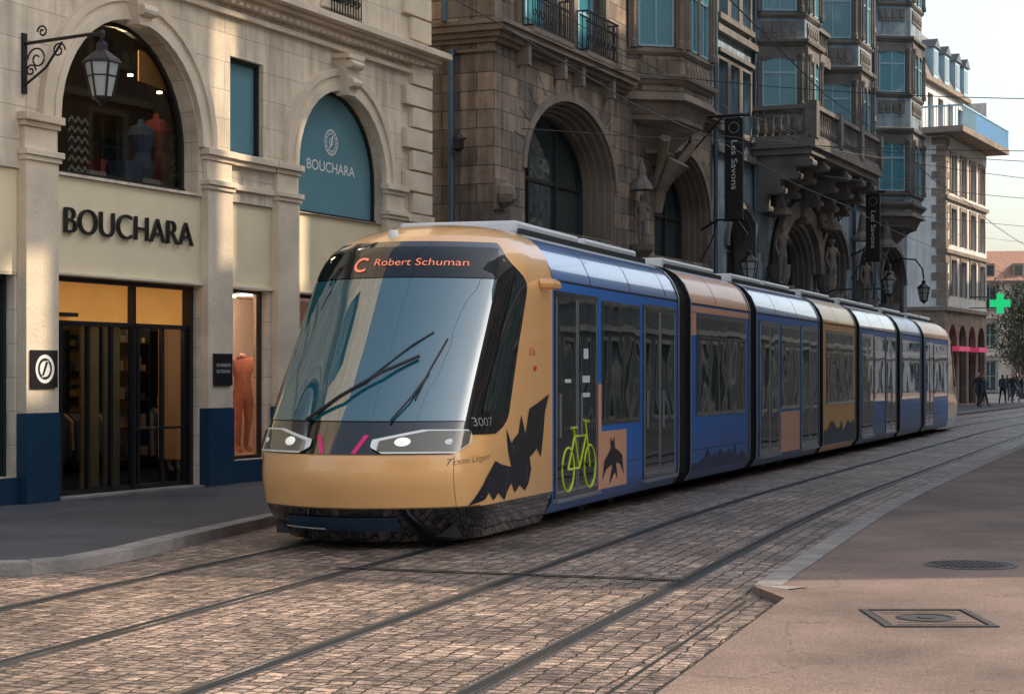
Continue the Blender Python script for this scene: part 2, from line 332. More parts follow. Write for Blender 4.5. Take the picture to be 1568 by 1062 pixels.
# ------------------------------------------------------------------ street curve
def slope(D):
    return interp([(0,.312),(19,.312),(28,.365),(55,.375),(62,.42),(400,.42)],D)
PTS=[];X=-.24-.312*9.77-.312*30;D=-30
while D<260:
    PTS.append((X,D,slope(D)));X+=slope(D)*.1;D+=.1
LEN=[0]
def offp(i,o):
    x,d,s=PTS[i]; h=math.hypot(1,s); return (x-o/h,d+o*s/h)
CEN=[offp(i,3.68) for i in range(len(PTS))]
for a,b in zip(CEN,CEN[1:]): LEN.append(LEN[-1]+math.hypot(b[0]-a[0],b[1]-a[1]))
i0=min(range(len(CEN)),key=lambda i:abs(CEN[i][1]-17.9)); LOFF=LEN[i0]
def curve(s,t,z):
    L=s+LOFF; i=min(max(bisect.bisect_left(LEN,L),1),len(LEN)-2)
    k=(L-LEN[i-1])/(LEN[i]-LEN[i-1])
    a,b=CEN[i-1],CEN[i]; x=a[0]+(b[0]-a[0])*k; y=a[1]+(b[1]-a[1])*k
    sl=PTS[i-1][2]+(PTS[i][2]-PTS[i-1][2])*k; h=math.hypot(1,sl)
    return (x+t/h,y-t*sl/h,z)
# ------------------------------------------------------------------ ground
g=P('ground','ground'); g.poly((-1500,-1500,-.02),(1500,-1500,-.02),(1500,1500,-.02),(-1500,1500,-.02)); g.done()
def strip(p,o0,o1,z,i_a,i_b,step=5,cols=1,uv=True):
    o=len(p.v); idx=list(range(i_a,i_b,step)); uvs=[]
    for i in idx:
        for c in range(cols+1):
            oo=o0+(o1-o0)*c/cols; x,y=offp(i,oo); p.v.append((x,y,z)); uvs.append((LEN[i],oo))
    for r in range(len(idx)-1):
        for c in range(cols):
            a=o+r*(cols+1)+c; p.f.append((a,a+1,a+cols+2,a+cols+1))
    if uv: p.uv=(p.uv or [])+uvs
def iD(D): return int((D+30)/.1)
road=P('cobbled_road','setts'); strip(road,-.62,5.85,0,iD(-20),iD(220),10,8); road.done()
road2=P('cobbled_square','setts')
road2.v=[(-60,-25,-.006),(60,-25,-.006),(60,15.3,-.006),(-60,15.3,-.006)]; road2.f=[(0,1,2,3)]
def rotuv(x,y): 
    a=R(17.3); return (x*math.sin(a)+y*math.cos(a),-x*math.cos(a)+y*math.sin(a))
road2.uv=[rotuv(v[0],v[1]) for v in road2.v]; road2.done()
rails=group('tram_rails')
rs=P('rail_heads','steel',rails); rg=P('rail_grooves','groove',rails); rc=P('rail_bedding','asph',rails)
for o,sgn in ((0,1),(1.435,-1),(2.9625,1),(4.3975,-1)):
    strip(rc,o-.075,o+.075,.004,iD(-20),iD(200),5,1,False)
    a,b=(-.045,-.015) if sgn>0 else (.015,.045)
    strip(rs,o+a,o+b,.008,iD(-20),iD(200),5,1,False)
    a,b=(-.015,.045) if sgn>0 else (-.045,.015)
    strip(rg,o+a,o+b,.0085,iD(-20),iD(200),5,1,False)
for q in (rs,rg,rc): q.done()
def slab(name,mat,pts,z,parent=None):
    p=P(name,mat,parent); n=len(pts)
    p.v=[(x,y,z) for x,y in pts]+[(x,y,-.02) for x,y in pts]
    tri=tessellate_polygon([[Vector((x,y,0)) for x,y in pts]])
    p.f=[tuple(t) for t in tri]+[(i,(i+1)%n,n+(i+1)%n,n+i) for i in range(n)]
    return p.done()
lk=[offp(i,5.62) for i in range(iD(19.0),iD(150),20)]
curvep=[(-9,15.45),(-4.6,15.5),(-4.1,15.62),(-3.78,15.95),(-3.5,16.9),(-3.32,17.9)]
edge=curvep+lk
slab('left_pavement','asph',edge+[(40,150),(-30,150),(-30,15.45)],.11)
def kerb(name,pts,w,z,left=True):
    p=P(name,'kerb'); n=len(pts); inner=[]
    for i,q in enumerate(pts):
        a=pts[max(i-1,0)];b=pts[min(i+1,n-1)]; d=Vector((b[0]-a[0],b[1]-a[1])).normalized(); nn=Vector((-d.y,d.x)) if left else Vector((d.y,-d.x))
        inner.append((q[0]+nn.x*w,q[1]+nn.y*w))
    out=[(q[0]-(r[0]-q[0])*.02,q[1]-(r[1]-q[1])*.02) for q,r in zip(pts,inner)]
    p.v=[(x,y,-.01) for x,y in out]+[(x,y,z) for x,y in out]+[(x,y,z) for x,y in inner]
    for i in range(n-1):
        p.f+=[(i,i+1,n+i+1,n+i),(n+i,n+i+1,2*n+i+1,2*n+i)]
    o=p.done(.01)
    j=P(name+'_joints','groove',o)
    for i in range(n-1):
        a=Vector(out[i]);b=Vector(out[i+1]);c=Vector(inner[i]);e=Vector(inner[i+1]); L=(b-a).length; m=max(1,round(L/1.0))
        for k in range(m):
            f=k/m; q0=a.lerp(b,f);q1=c.lerp(e,f); d=(b-a).normalized()*.006
            j.v+=[(q0.x-d.x,q0.y-d.y,z+.002),(q0.x+d.x,q0.y+d.y,z+.002),(q1.x+d.x,q1.y+d.y,z+.002),(q1.x-d.x,q1.y-d.y,z+.002)]; o_=len(j.v)-4; j.f.append((o_,o_+1,o_+2,o_+3))
    j.done()
kerb('left_kerb',edge,.2,.116)
rk=[offp(i,-.66) for i in range(iD(14.6),iD(200),20)]
near=[(rk[0][0]-.312*(rk[0][1]-y)+.38,y) for y in (-20,0,5,9,12,13.6)]
slab('right_pavement','walk',near+rk+[(140,200),(140,-20)],.05)
kerb('right_kerb',[(rk[0][0]+.24,rk[0][1]-.3)]+rk,.22,.056,left=False)
gk=P('gutter_strip','groove'); 
for a,b in ((-.73,-.70),(-.975,-.95)): strip(gk,b,a,.0035,iD(-20),iD(14.3),5,1,False)
gk.done()
gs=P('gutter_setts','setts'); strip(gs,-1.02,-.62,.0,iD(-20),iD(14.2),5,2); gs.done()
dr=P('drain_channel','ironcover')
for a,b in (((-1.55,16.15),(-1.02,15.98)),((-1.02,15.98),(1.45,15.15))):
    d=Vector((b[0]-a[0],b[1]-a[1])).normalized(); n=Vector((-d.y,d.x))*.045
    dr.v+= [(a[0]-n.x,a[1]-n.y,.0125),(b[0]-n.x,b[1]-n.y,.0125),(b[0]+n.x,b[1]+n.y,.0125),(a[0]+n.x,a[1]+n.y,.0125)]
    o=len(dr.v)-4; dr.f.append((o,o+1,o+2,o+3))
drp=dr.done()
ds=P('drain_slots','groove',drp)
a=Vector((-1.5,16.13));b=Vector((1.42,15.16)); d=(b-a).normalized(); nn=Vector((-d.y,d.x))
for k in range(int((b-a).length/.035)):
    q=a+d*k*.035; u=nn*.03; w_=d*.008
    ds.v+=[(q.x-u.x-w_.x,q.y-u.y-w_.y,.0145),(q.x-u.x+w_.x,q.y-u.y+w_.y,.0145),(q.x+u.x+w_.x,q.y+u.y+w_.y,.0145),(q.x+u.x-w_.x,q.y+u.y-w_.y,.0145)]; o=len(ds.v)-4; ds.f.append((o,o+1,o+2,o+3))
ds.done()
mh=P('manhole_cover','ironcover',smooth=True); mh.lathe(4.0,15.95,[(.40,.045),(.40,.056),(.36,.058),(.36,.052),(.34,.052),(.33,.057),(.0,.057)],36)
for k in range(9):
    for j in range(9):
        x=(k-4)*.065;y=(j-4)*.065
        if x*x+y*y<.09: mh.box(4+x-.02,4+x+.02,15.95+y-.02,15.95+y+.02,.056,.064)
mh.done()
hx=P('utility_hatch','ironcover')
for q in ((2.45,3.2,12.0,12.05,.045,.060),(2.45,3.2,12.85,12.9,.045,.060),(2.45,2.5,12.05,12.85,.045,.060),(3.15,3.2,12.05,12.85,.045,.060)): hx.box(*q)
hx.lathe(2.82,12.45,[(.2,.05),(.2,.060),(.17,.061),(.17,.056),(.06,.056),(.06,.062),(0,.062)],24)
for k in range(8): hx.box(2.56,3.1,12.12+k*.09,12.13+k*.09,.045,.0555) if abs(12.12+k*.09-12.45)>.2 else None
hxo=hx.done()
hf=P('hatch_infill','walk',hxo); hf.box(2.52,3.13,12.07,12.83,.045,.0535); hf.done()
# ------------------------------------------------------------------ human figure
def figure(name,loc,rot,h=1.72,mats=('dark','dark','jean','skin','hair'),pose=0,parent=None,headless=False,stride=.25):
    k=h/1.75
    J={'pel':(0,0,.95,.15),'wa':(0,0,1.1,.125),'ch':(0,.01,1.32,.155),'ne0':(0,0,1.45,.09),'ne':(0,0,1.52,.052),'hd0':(0,-.015,1.58,.07),'hd':(0,-.015,1.66,.095),'hd1':(0,0,1.73,.06)}
    E=[('pel','wa'),('wa','ch'),('ch','ne0'),('ne0','ne')]
    if not headless: E+=[('ne','hd0'),('hd0','hd'),('hd','hd1')]
    for sg,nm,st in ((-1,'l',stride),(1,'r',-stride)):
        J['hp'+nm]=(sg*.09,0,.88,.105); J['kn'+nm]=(sg*.1,-st*.45-.02,.5,.062); J['an'+nm]=(sg*.1,-st+.03,.09,.042); J['ft'+nm]=(sg*.12,-st-.13,.035,.035)
        J['sh'+nm]=(sg*.18,.01,1.41,.065); J['el'+nm]=(sg*.25,st*.45+.02,1.13,.045); J['wr'+nm]=(sg*.25,st*.8-.1,.9,.032); J['ha'+nm]=(sg*.245,st*.8-.14,.8,.03)
        if pose==1 and sg==1: J['el'+nm]=(.3,-.03,1.16,.045); J['wr'+nm]=(.12,-.2,1.22,.032); J['ha'+nm]=(.05,-.22,1.3,.03)
        E+=[('pel','hp'+nm),('hp'+nm,'kn'+nm),('kn'+nm,'an'+nm),('an'+nm,'ft'+nm),('ch','sh'+nm),('sh'+nm,'el'+nm),('el'+nm,'wr'+nm),('wr'+nm,'ha'+nm)]
    used=[n for n in J if any(n in e for e in E)]
    me=bpy.data.meshes.new(name); me.from_pydata([J[n][:3] for n in used],[(used.index(a),used.index(b)) for a,b in E],[])
    o=bpy.data.objects.new(name,me); COL.objects.link(o)
    sk=o.modifiers.new('s','SKIN'); sk.use_smooth_shade=True
    for i,n in enumerate(used):
        me.skin_vertices[0].data[i].radius=(J[n][3],J[n][3]*(.8 if n in('ch','wa','pel') else 1)); me.skin_vertices[0].data[i].use_root=(n=='pel')
    su=o.modifiers.new('d','SUBSURF'); su.levels=1; su.render_levels=1
    dg=bpy.context.evaluated_depsgraph_get(); nm=bpy.data.meshes.new_from_object(o.evaluated_get(dg)); bpy.data.objects.remove(o)
    for m in mats: nm.materials.append(M[m])
    for p in nm.polygons:
        c=p.center; p.use_smooth=True
        if c.z<.07: i=0
        elif c.z<.92 and abs(c.x)<.2: i=2
        elif c.z>1.50: i=4 if (c.z>1.7 or c.y>.02) else 3
        elif abs(c.x)>.2 and c.z<.88: i=3
        else: i=1
        p.material_index=i
    for v in nm.vertices: v.co*=k
    o=bpy.data.objects.new(name,nm); o.location=loc; o.rotation_euler=(0,0,rot); COL.objects.link(o)
    if parent: o.parent=parent
    return o
# ------------------------------------------------------------------ lantern
def lantern(parent,x,y,zt,h=.8,w=.22,nm='lantern'):
    f=P(nm+'_frame','iron',parent); gl=P(nm+'_glass','lglass',parent)
    f.lathe(x,y,[(.015,zt+.02),(.015,zt-.06*h),(w*.28,zt-.1*h),(w*.3,zt-.2*h),(w*.95,zt-.34*h),(w*1.0,zt-.38*h),(w*.9,zt-.385*h)],6)
    gl.lathe(x,y,[(w*.86,zt-.387*h),(w*.5,zt-.86*h)],6)
    for k in range(6):
        a=2*math.pi*k/6; f.tube([(x+w*.88*math.cos(a),y+w*.88*math.sin(a),zt-.38*h),(x+w*.52*math.cos(a),y+w*.52*math.sin(a),zt-.87*h)],.016,4)
    f.lathe(x,y,[(w*.55,zt-.86*h),(w*.5,zt-.9*h),(w*.2,zt-.94*h),(.012,zt-1.0*h)],6)
    f.lathe(x,y,[(w*.76,zt-.56*h),(w*.75,zt-.58*h)],6)
    f.done(); gl.done()
def scroll(p,cx,cz,r,y,turns=1.4,th=.012,flip=1):
    p.tube([(cx,y+flip*r*(1-.8*i/27)*math.cos(i/27*turns*2*math.pi),cz+r*(1-.8*i/27)*math.sin(i/27*turns*2*math.pi)) for i in range(28)],th,5)
# ------------------------------------------------------------------ BUILDING 1 (corner shop)
ang1=math.atan2(.909,.417)
B1=group('corner_shop_building',(-5.82,23.3,0),ang1)
wl=P('limestone_walls','cream',B1); tr=P('stone_trim','creamtrim',B1); sr=P('sign_wall','render',B1)
nv=P('navy_plinths','navy',B1); bk=P('black_frames','black',B1); te=P('teal_blinds','teal',B1); wg=P('window_panes','wglass',B1); cg=P('shop_glass','clear',B1); fr=P('window_frames','frame',B1)
A1=(.01,3.18,4.31,4.9,6.49); A2=(5.80,8.65,4.28,4.95,6.33); A0=(-5.4,-2.2,4.31,4.9,6.49)
wall(wl,-8,10.35,4.27,7.2,[A0,A1,(4.0,4.91,4.98,6.41,6.41),A2],0,.35)
wall(sr,-8,10.35,2.99,4.27,[],.05)
wall(wl,-8,10.35,.0,2.99,[(-6.3,-3.4,.45,2.95,2.95),(-3.0,-.72,.45,2.95,2.95),(-.05,3.29,.1,2.985,2.985),(3.93,5.09,.45,2.985,2.985),(5.8,8.6,.45,2.985,2.985)],.05,.25)
wall(wl,-8,10.35,7.2,16,[(6.75,7.75,7.75,9.8,9.8),(1.2,2.6,7.75,9.8,9.8),(-4.2,-2.8,7.75,9.8,9.8)],.0,.3)
rect_window(6.75,7.75,7.75,9.8,fr,wg,.28,2,3)
for a in (1.2,-4.2): rect_window(a,a+1.4,7.75,9.8,fr,wg,.28,2,3)
wl.box(-8,10.35,9.,9.02,0,16)
for xx in (-8,10.35): wl.poly((xx,0,0),(xx,9,0),(xx,9,16),(xx,0,16))
wl.poly((-8,-.0,16),(10.35,0,16),(10.35,9,16),(-8,9,16))
pil=[(-3.6,-3.0),(-.68,-.05),(3.29,3.93),(5.19,5.80),(8.66,9.3)]
for a,b in pil:
    tr.box(a,b,-.10,.047,1.23,4.38); nv.box(a-.01,b+.01,-.115,.045,.05,1.228)
    tr.box(a-.03,b+.03,-.13,-.001,4.38,4.44); tr.box(a-.05,b+.05,-.16,-.001,4.443,4.52)
    tr.box(a,b,-.08,-.001,4.523,4.80); tr.box(a-.03,b+.03,-.11,-.001,4.803,4.87); tr.box(a-.06,b+.06,-.16,-.001,4.873,4.97)
tr.box(3.93+.065,5.19-.065,-.06,-.001,4.44,4.52); tr.box(3.995,5.125,-.14,-.001,4.873,4.97); tr.box(3.995,5.125,-.09,-.001,4.80,4.87)
tr.box(9.365,10.35,-.14,-.001,4.38,4.52)
for a,b in ((-.04,3.28),(3.94,5.18),(5.81,8.65)): tr.box(a,b,-.02,.048,2.99,3.03)
for (a,b,c,zs,zt) in (A0,A1,A2):
    for k,(o1,o2,y) in enumerate(((.36,.24,-.10),(.24,.12,-.06),(.12,.0,-.085))):
        band(tr,outline(a-o1,b+o1,4.975,max(zs,4.98),zt+o1),outline(a-o2,b+o2,4.975,max(zs,4.98),zt+o2),y-k*.003,.0-.001)
    xc=(a+b)/2
    tr.prism([(xc-.13,zt-.08),(xc+.13,zt-.08),(xc+.22,zt+.5),(xc-.22,zt+.5)],-.24,-.002)
    tr.box(xc-.26,xc+.26,-.32,-.003,zt+.5,zt+.58); tr.tube([(xc-.15,-.27,zt+.12),(xc+.15,-.27,zt+.12)],.08,10)
    tr.tube([(xc-.2,-.29,zt+.42),(xc+.2,-.29,zt+.42)],.07,10)
for A in (A0,A1):
    fillo(cg,outline(*A),.3); band(bk,outline(*A),outline(A[0]+.06,A[1]-.06,A[2],A[3],A[4]-.06),.24,.31)
    bk.box(A[0],A[1],.22,.31,A[2],A[2]+.07)
fillo(te,outline(*A2),.2); band(bk,outline(*A2),outline(A2[0]+.05,A2[1]-.05,A2[2],A2[3],A2[4]-.05),.15,.21)
bk.box(A2[0],A2[1],.12,.21,A2[2],A2[2]+.05)
te.poly((4.0,.15,4.98),(4.91,.15,4.98),(4.91,.15,6.41),(4.0,.15,6.41))
for a,b,c,d in ((4.0,4.05,4.98,6.41),(4.86,4.91,4.98,6.41),(4.05,4.86,6.36,6.41),(4.05,4.86,4.98,5.02)): bk.box(a,b,.08,.149,c,d)
for i in range(7):
    z=4.56+i*.375
    if z+.33>7.2: break
    x0=9.36 if i%2 else 9.62
    tr.box(x0,10.36,-.09,-.001,z,z+.335)
tr.box(-8,10.5,-.10,-.001,7.2,7.27); tr.box(-8,10.55,-.20,-.001,7.273,7.34); tr.box(-8,10.62,-.36,-.001,7.343,7.45)
tr.box(-8,10.4,-.08,-.001,6.98,7.06)
for k in range(90):
    x=-8+k*.2; tr.box(x,x+.1,-.17,-.002,7.14,7.2)
tr.box(6.6,7.9,-.06,-.001,7.62,7.75)
for (a,b) in ((6.75,7.75),(1.2,2.6),(-4.2,-2.8)):
    band(tr,outline(a-.14,b+.14,7.75,9.94,9.94),outline(a,b,7.75,9.8,9.8),-.05,-.001)
for i in range(14):
    z=7.6+i*.42; tr.box(9.36 if i%2 else 9.62,10.36,-.07,-.001,z,z+.38)
ir=P('window_railing','iron',B1)
for k in range(12): ir.tube([(6.78+k*.088,-.1,7.5),(6.78+k*.088,-.1,8.25)],.011,5)
ir.box(6.7,7.8,-.12,-.08,8.24,8.28); ir.box(6.7,7.8,-.12,-.08,7.52,7.55)
for k in range(5): scroll(ir,6.9+k*.18,7.8,.07,-.1)
let=P('shop_sign_letters','black',B1)
v,f=text_geo('BOUCHARA',.42,-.004)
xs=[q[0] for q in v];ys=[q[1] for q in v]
kx=2.86/(max(xs)-min(xs)); kz=.33/(max(ys)-min(ys)); n=len(v)
vs=[(.2+(q[0]-min(xs))*kx,-.01,3.54+(q[1]-min(ys))*kz) for q in v]+[(.2+(q[0]-min(xs))*kx,.03,3.54+(q[1]-min(ys))*kz) for q in v]
ec=Counter()
for q in f:
    for a,b in zip(q,q[1:]+q[:1]): ec[(a,b)]+=1
side=[(a,b,b+n,a+n) for (a,b) in ec if (b,a) not in ec]
let.add(vs,list(f)+side); let.done()
lw=P('window_lettering','white',B1)
add_text(lw,'BOUCHARA',6.50,5.02,.2,.195,width=1.55,height=.17,bold=.002)
def ring(p,cx,cz,r0,r1,y,n=28):
    for i in range(n):
        a=2*math.pi*i/n;b=2*math.pi*(i+1)/n
        p.poly((cx+r0*math.cos(a),y,cz+r0*math.sin(a)),(cx+r0*math.cos(b),y,cz+r0*math.sin(b)),(cx+r1*math.cos(b),y,cz+r1*math.sin(b)),(cx+r1*math.cos(a),y,cz+r1*math.sin(a)))
ring(lw,7.27,5.52,.19,.215,.195); ring(lw,7.27,5.52,.135,.15,.195)
for k in range(14):
    a=k/14*2*math.pi; lw.box(7.27+.17*math.cos(a)-.012,7.27+.17*math.cos(a)+.012,.19,.197,5.52+.17*math.sin(a)-.012,5.52+.17*math.sin(a)+.012)
lw.prism([(7.21,5.42),(7.24,5.42),(7.34,5.62),(7.30,5.63)],.19,.196); ring(lw,7.27,5.53,.05,.07,.195,14)
plq=P('wall_plaques','black',B1)
plq.box(-.62,-.12,-.135,-.102,1.55,2.02); plq.box(3.40,3.86,-.135,-.102,1.56,2.02)
ring(lw,-.37,1.785,.15,.18,-.1365); ring(lw,-.37,1.785,.09,.11,-.1365); lw.prism([(-.43,1.68),(-.4,1.68),(-.3,1.88),(-.34,1.89)],-.138,-.1362)
ring(lw,-.37,1.79,.0,.17,-.1358,20)
lk2=P('plaque_lettering','black',B1); ring(lk2,-.37,1.785,.10,.135,-.1375); lk2.prism([(-.43,1.70),(-.39,1.70),(-.31,1.87),(-.35,1.88)],-.1385,-.1372); lk2.done()
add_text(lw,'DU WEEKEND',3.45,1.83,.05,-.1365,width=.36,height=.045); add_text(lw,'DE TON ROI',3.45,1.74,.05,-.1365,width=.34,height=.045)
plq.done(); lw.done()
for a,b in ((-6.3,-3.4),(-3.0,-.72)):
    te.poly((a,.26,.45),(b,.26,.45),(b,.26,2.95),(a,.26,2.95))
    for q in ((a,a+.05,.45,2.95),(b-.05,b,.45,2.95),(a+.05,b-.05,2.9,2.95)): bk.box(q[0],q[1],.18,.259,q[2],q[3])
nv.box(-8,-.70,.0,.046,.05,.44)
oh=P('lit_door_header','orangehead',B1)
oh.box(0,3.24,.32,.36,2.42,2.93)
bk.box(-.05,3.29,.16,.24,2.925,2.985); bk.box(-.05,3.29,.20,.30,2.36,2.42); bk.box(1.92,1.98,.2,.3,.1,2.925)
bk.box(-.05,.03,.16,.3,.1,2.92); bk.box(3.22,3.29,.16,.3,.1,2.92)
for x in (.38,.95,1.45,1.9,2.05,2.62,3.15): bk.box(x,x+.05,.22,.28,.12,2.36)
bk.box(.03,3.22,.22,.28,.12,.2); bk.box(2.0,3.2,.22,.27,.95,.98)
bk.box(.3,.62,.12,.3,2.47,2.52)
cu_=P('door_ochre_panels','curtain',B1)
for a,b in ((1.02,1.42),(1.52,1.88),(.44,.58)): cu_.box(a,b,.40,.42,.2,2.36)
cu_.done()
cg.poly((.03,.25,.2),(3.22,.25,.2),(3.22,.25,2.36),(.03,.25,2.36))
st=P('door_step','kerb',B1); st.box(-.05,3.29,-.05,.3,.105,.135); st.done()
for a,b in ((3.93,5.09),(5.8,8.6)):
    cg.poly((a,.22,.45),(b,.22,.45),(b,.22,2.985),(a,.22,2.985))
    for q in ((a,a+.04,.45,2.985),(b-.04,b,.45,2.985),(a+.04,b-.04,2.94,2.985),(a+.04,b-.04,.45,.5)): bk.box(q[0],q[1],.15,.219,q[2],q[3])
    nv.box(a+.001,b-.001,.0,.047,.05,.44)
ww=P('shop_interior_walls','warmwall',B1)
ww.poly((-.3,.31,.11),(10,.31,.11),(10,6,.11),(-.3,6,.11)); ww.poly((-.3,6,.11),(10,6,.11),(10,6,3),(-.3,6,3)); ww.poly((-.3,.37,.11),(-.3,6,.11),(-.3,6,3),(-.3,.37,3)); ww.poly((10,.37,.11),(10,6,.11),(10,6,3),(10,.37,3)); ww.poly((-.3,.37,2.95),(10,.37,2.95),(10,6,2.95),(-.3,6,2.95))
ww.box(-6,10,4.5,4.52,4.2,7); ww.poly((-6,.36,4.25),(10,.36,4.25),(10,4.5,4.25),(-6,4.5,4.25)); ww.poly((10,.36,4.25),(10,4.5,4.25),(10,4.5,7),(10,.36,7)); ww.done()
pw=P('display_backdrop','peachwall',B1)
pw.box(3.93,8.7,1.2,1.23,.46,2.93); pw.poly((3.93,.31,.46),(8.7,.31,.46),(8.7,1.2,.46),(3.93,1.2,.46)); pw.poly((8.7,.31,.45),(8.7,1.2,.45),(8.7,1.2,2.93),(8.7,.31,2.93)); pw.box(3.90,3.93,.31,1.2,.46,2.93);pw.poly((3.93,.31,2.94),(8.7,.31,2.94),(8.7,1.2,2.94),(3.93,1.2,2.94)); pw.done()
sh=P('shop_shelving','black',B1); y_=P('ochre_goods','yellowc',B1); b_=P('blue_goods','bluec',B1); r_=P('red_goods','redc',B1); w_=P('pale_goods','greycloth',B1)
for x0,y0 in ((2.2,1.9),(6.4,3.4)):
    for zr in (1.15,):
        sh.box(x0,x0+1.4,y0,y0+.03,zr,zr+.03)
        x=x0+.03
        while x<x0+1.35:
            q=random.choice((y_,b_,b_,w_,b_)); w=random.uniform(.03,.07); hh=random.uniform(.5,.8); q.loft([[(x,y0-.2,zr-hh),(x+w,y0-.2,zr-hh),(x+w,y0+.22,zr-hh),(x,y0+.22,zr-hh)],[(x,y0-.18,zr-.1),(x+w,y0-.18,zr-.1),(x+w,y0+.2,zr-.1),(x,y0+.2,zr-.1)],[(x,y0-.05,zr),(x+w,y0-.05,zr),(x+w,y0+.06,zr),(x,y0+.06,zr)]]); x+=w+random.uniform(.01,.12)
    for xx in (x0,x0+1.4): sh.box(xx-.015,xx+.015,y0,y0+.03,.1,2.1)
for x0,y0 in ((5.6,5.4),(7.4,5.6),(3.8,5.0),(8.4,4.4),(4.4,2.6)):
    for j in range(5):
        z=.4+j*.45; sh.box(x0,x0+1.2,y0,y0+.35,z,z+.03)
        for k in range(6):
            q=random.choice((y_,b_,w_,y_)); w=random.uniform(.08,.18); q.box(x0+.03+k*.2,x0+.03+k*.2+w,y0+.02,y0+.3,z+.03,z+.03+random.uniform(.08,.25))
    sh.box(x0-.03,x0,y0,y0+.35,.1,2.5); sh.box(x0+1.2,x0+1.23,y0,y0+.35,.1,2.5)
for k in range(60):
    q=random.choice((y_,b_,r_,b_,w_,b_)); y0=random.uniform(.5,1.9); x=random.uniform(.2,3.0)+y0*2.1; w=random.uniform(.15,.4); q.box(x-w/2,x+w/2,y0,y0+.3,4.27,4.27+random.uniform(.12,.5))
sh.box(2.6,3.5,.9,1.3,4.3,5.1)
for x,y,q,h in ((3.5,.95,r_,1.25),(3.05,.9,b_,1.1),(5.4,1.6,y_,1.0)): q.lathe(x,y,[(.12,4.3),(.2,4.3+h*.35),(.13,4.3+h*.55),(.2,4.3+h*.78),(.16,4.3+h*.9),(.06,4.3+h*.93),(.04,4.3+h)],14)
for q in (sh,y_,b_,r_,w_): q.done()
hb=P('hanging_poster','warmwall',B1); hb.prism([(3.0,5.95),(4.4,5.85),(4.4,6.3),(3.0,6.4)],.9,.92); hb.done()
zs_=P('patterned_fabric','greycloth',B1)
for i in range(6):
    for j in range(3): zs_.prism([(.8+j*.14,4.4+i*.13),(.87+j*.14,4.47+i*.13),(.94+j*.14,4.4+i*.13),(.94+j*.14,4.44+i*.13),(.87+j*.14,4.51+i*.13),(.8+j*.14,4.44+i*.13)],.42,.43)
zs_.done()
lf=P('window_plant','plant',B1)
for k in range(420):
    c=Vector((3.75+random.gauss(0,.17),.55+random.gauss(0,.1),4.75+random.gauss(0,.26))); d=Vector((random.gauss(0,1),random.gauss(0,1),random.gauss(0,1))).normalized()*.09; e=d.cross(Vector((random.random(),random.random(),1))).normalized()*.035
    lf.poly(tuple(c-d),tuple(c+e),tuple(c+d),tuple(c-e))
lf.done(fix=False)
sp=P('ceiling_spots','spot',B1)
for x,y,z in ((.6,1.,2.94),(1.8,1,2.94),(3.0,1.5,2.94),(2.4,2.5,2.94),(4.6,2.5,2.94),(6.8,3.8,2.94),(5.0,.6,2.93),(7.5,.6,2.93),(3.2,1.2,6.1),(4.2,1.4,6.0),(2.0,.7,6.0)):
    sp.lathe(x,y,[(.04,z-.03),(.04,z)],12)
sp.done()
for x,y,z,e,c in ((1.8,1.4,2.7,16,(1,.62,.3)),(5.2,.5,2.75,20,(1,.82,.68)),(2.6,.9,6.2,18,(1,.72,.42)),(5.6,2.6,2.7,26,(1,.74,.45))):
    l=bpy.data.lights.new('shop_lamp','POINT'); l.energy=e; l.color=c; l.shadow_soft_size=.12; o=bpy.data.objects.new('shop_lamp',l); o.location=(x,y,z); o.parent=B1; COL.objects.link(o)
figure('mannequin',(5.35,.66,.5),-.5,1.78,('coral','coral','coral','peachwall','peachwall'),1,B1,True,.06)
figure('mannequin',(5.0,1.7,.2),-.4,1.7,('greycloth','coral','greycloth','peachwall','peachwall'),0,B1,False,.05)
for q in (wl,tr,sr,nv,bk,te,wg,cg,fr,oh,ir): q.done(.008 if q is tr else 0)
WL=group('wall_lantern',(-5.82,23.3,0),ang1)
br=P('bracket','iron',WL)
br.box(-.66,-.58,-.035,-.001,5.2,5.95)
br.tube([(-.62,-.02,5.82),(-.62,-1.0,5.86)],.022,8); br.tube([(-.62,-.02,5.3),(-.62,-.35,5.5),(-.62,-.6,5.8)],.016,6)
for cz,y,r,fl in ((5.62,-.22,.15,1),(5.7,-.55,.1,-1),(5.95,-.3,.08,1),(5.48,-.12,.08,-1)): scroll(br,-.62,cz,r,y,flip=fl)
br.lathe(-.62,-1.2,[(.03,5.9),(.04,5.86),(.03,5.8)],8); br.tube([(-.62,-1.0,5.86),(-.62,-1.22,5.86)],.022,8); br.done()
lantern(WL,-.62,-1.2,5.82,.85,.24)
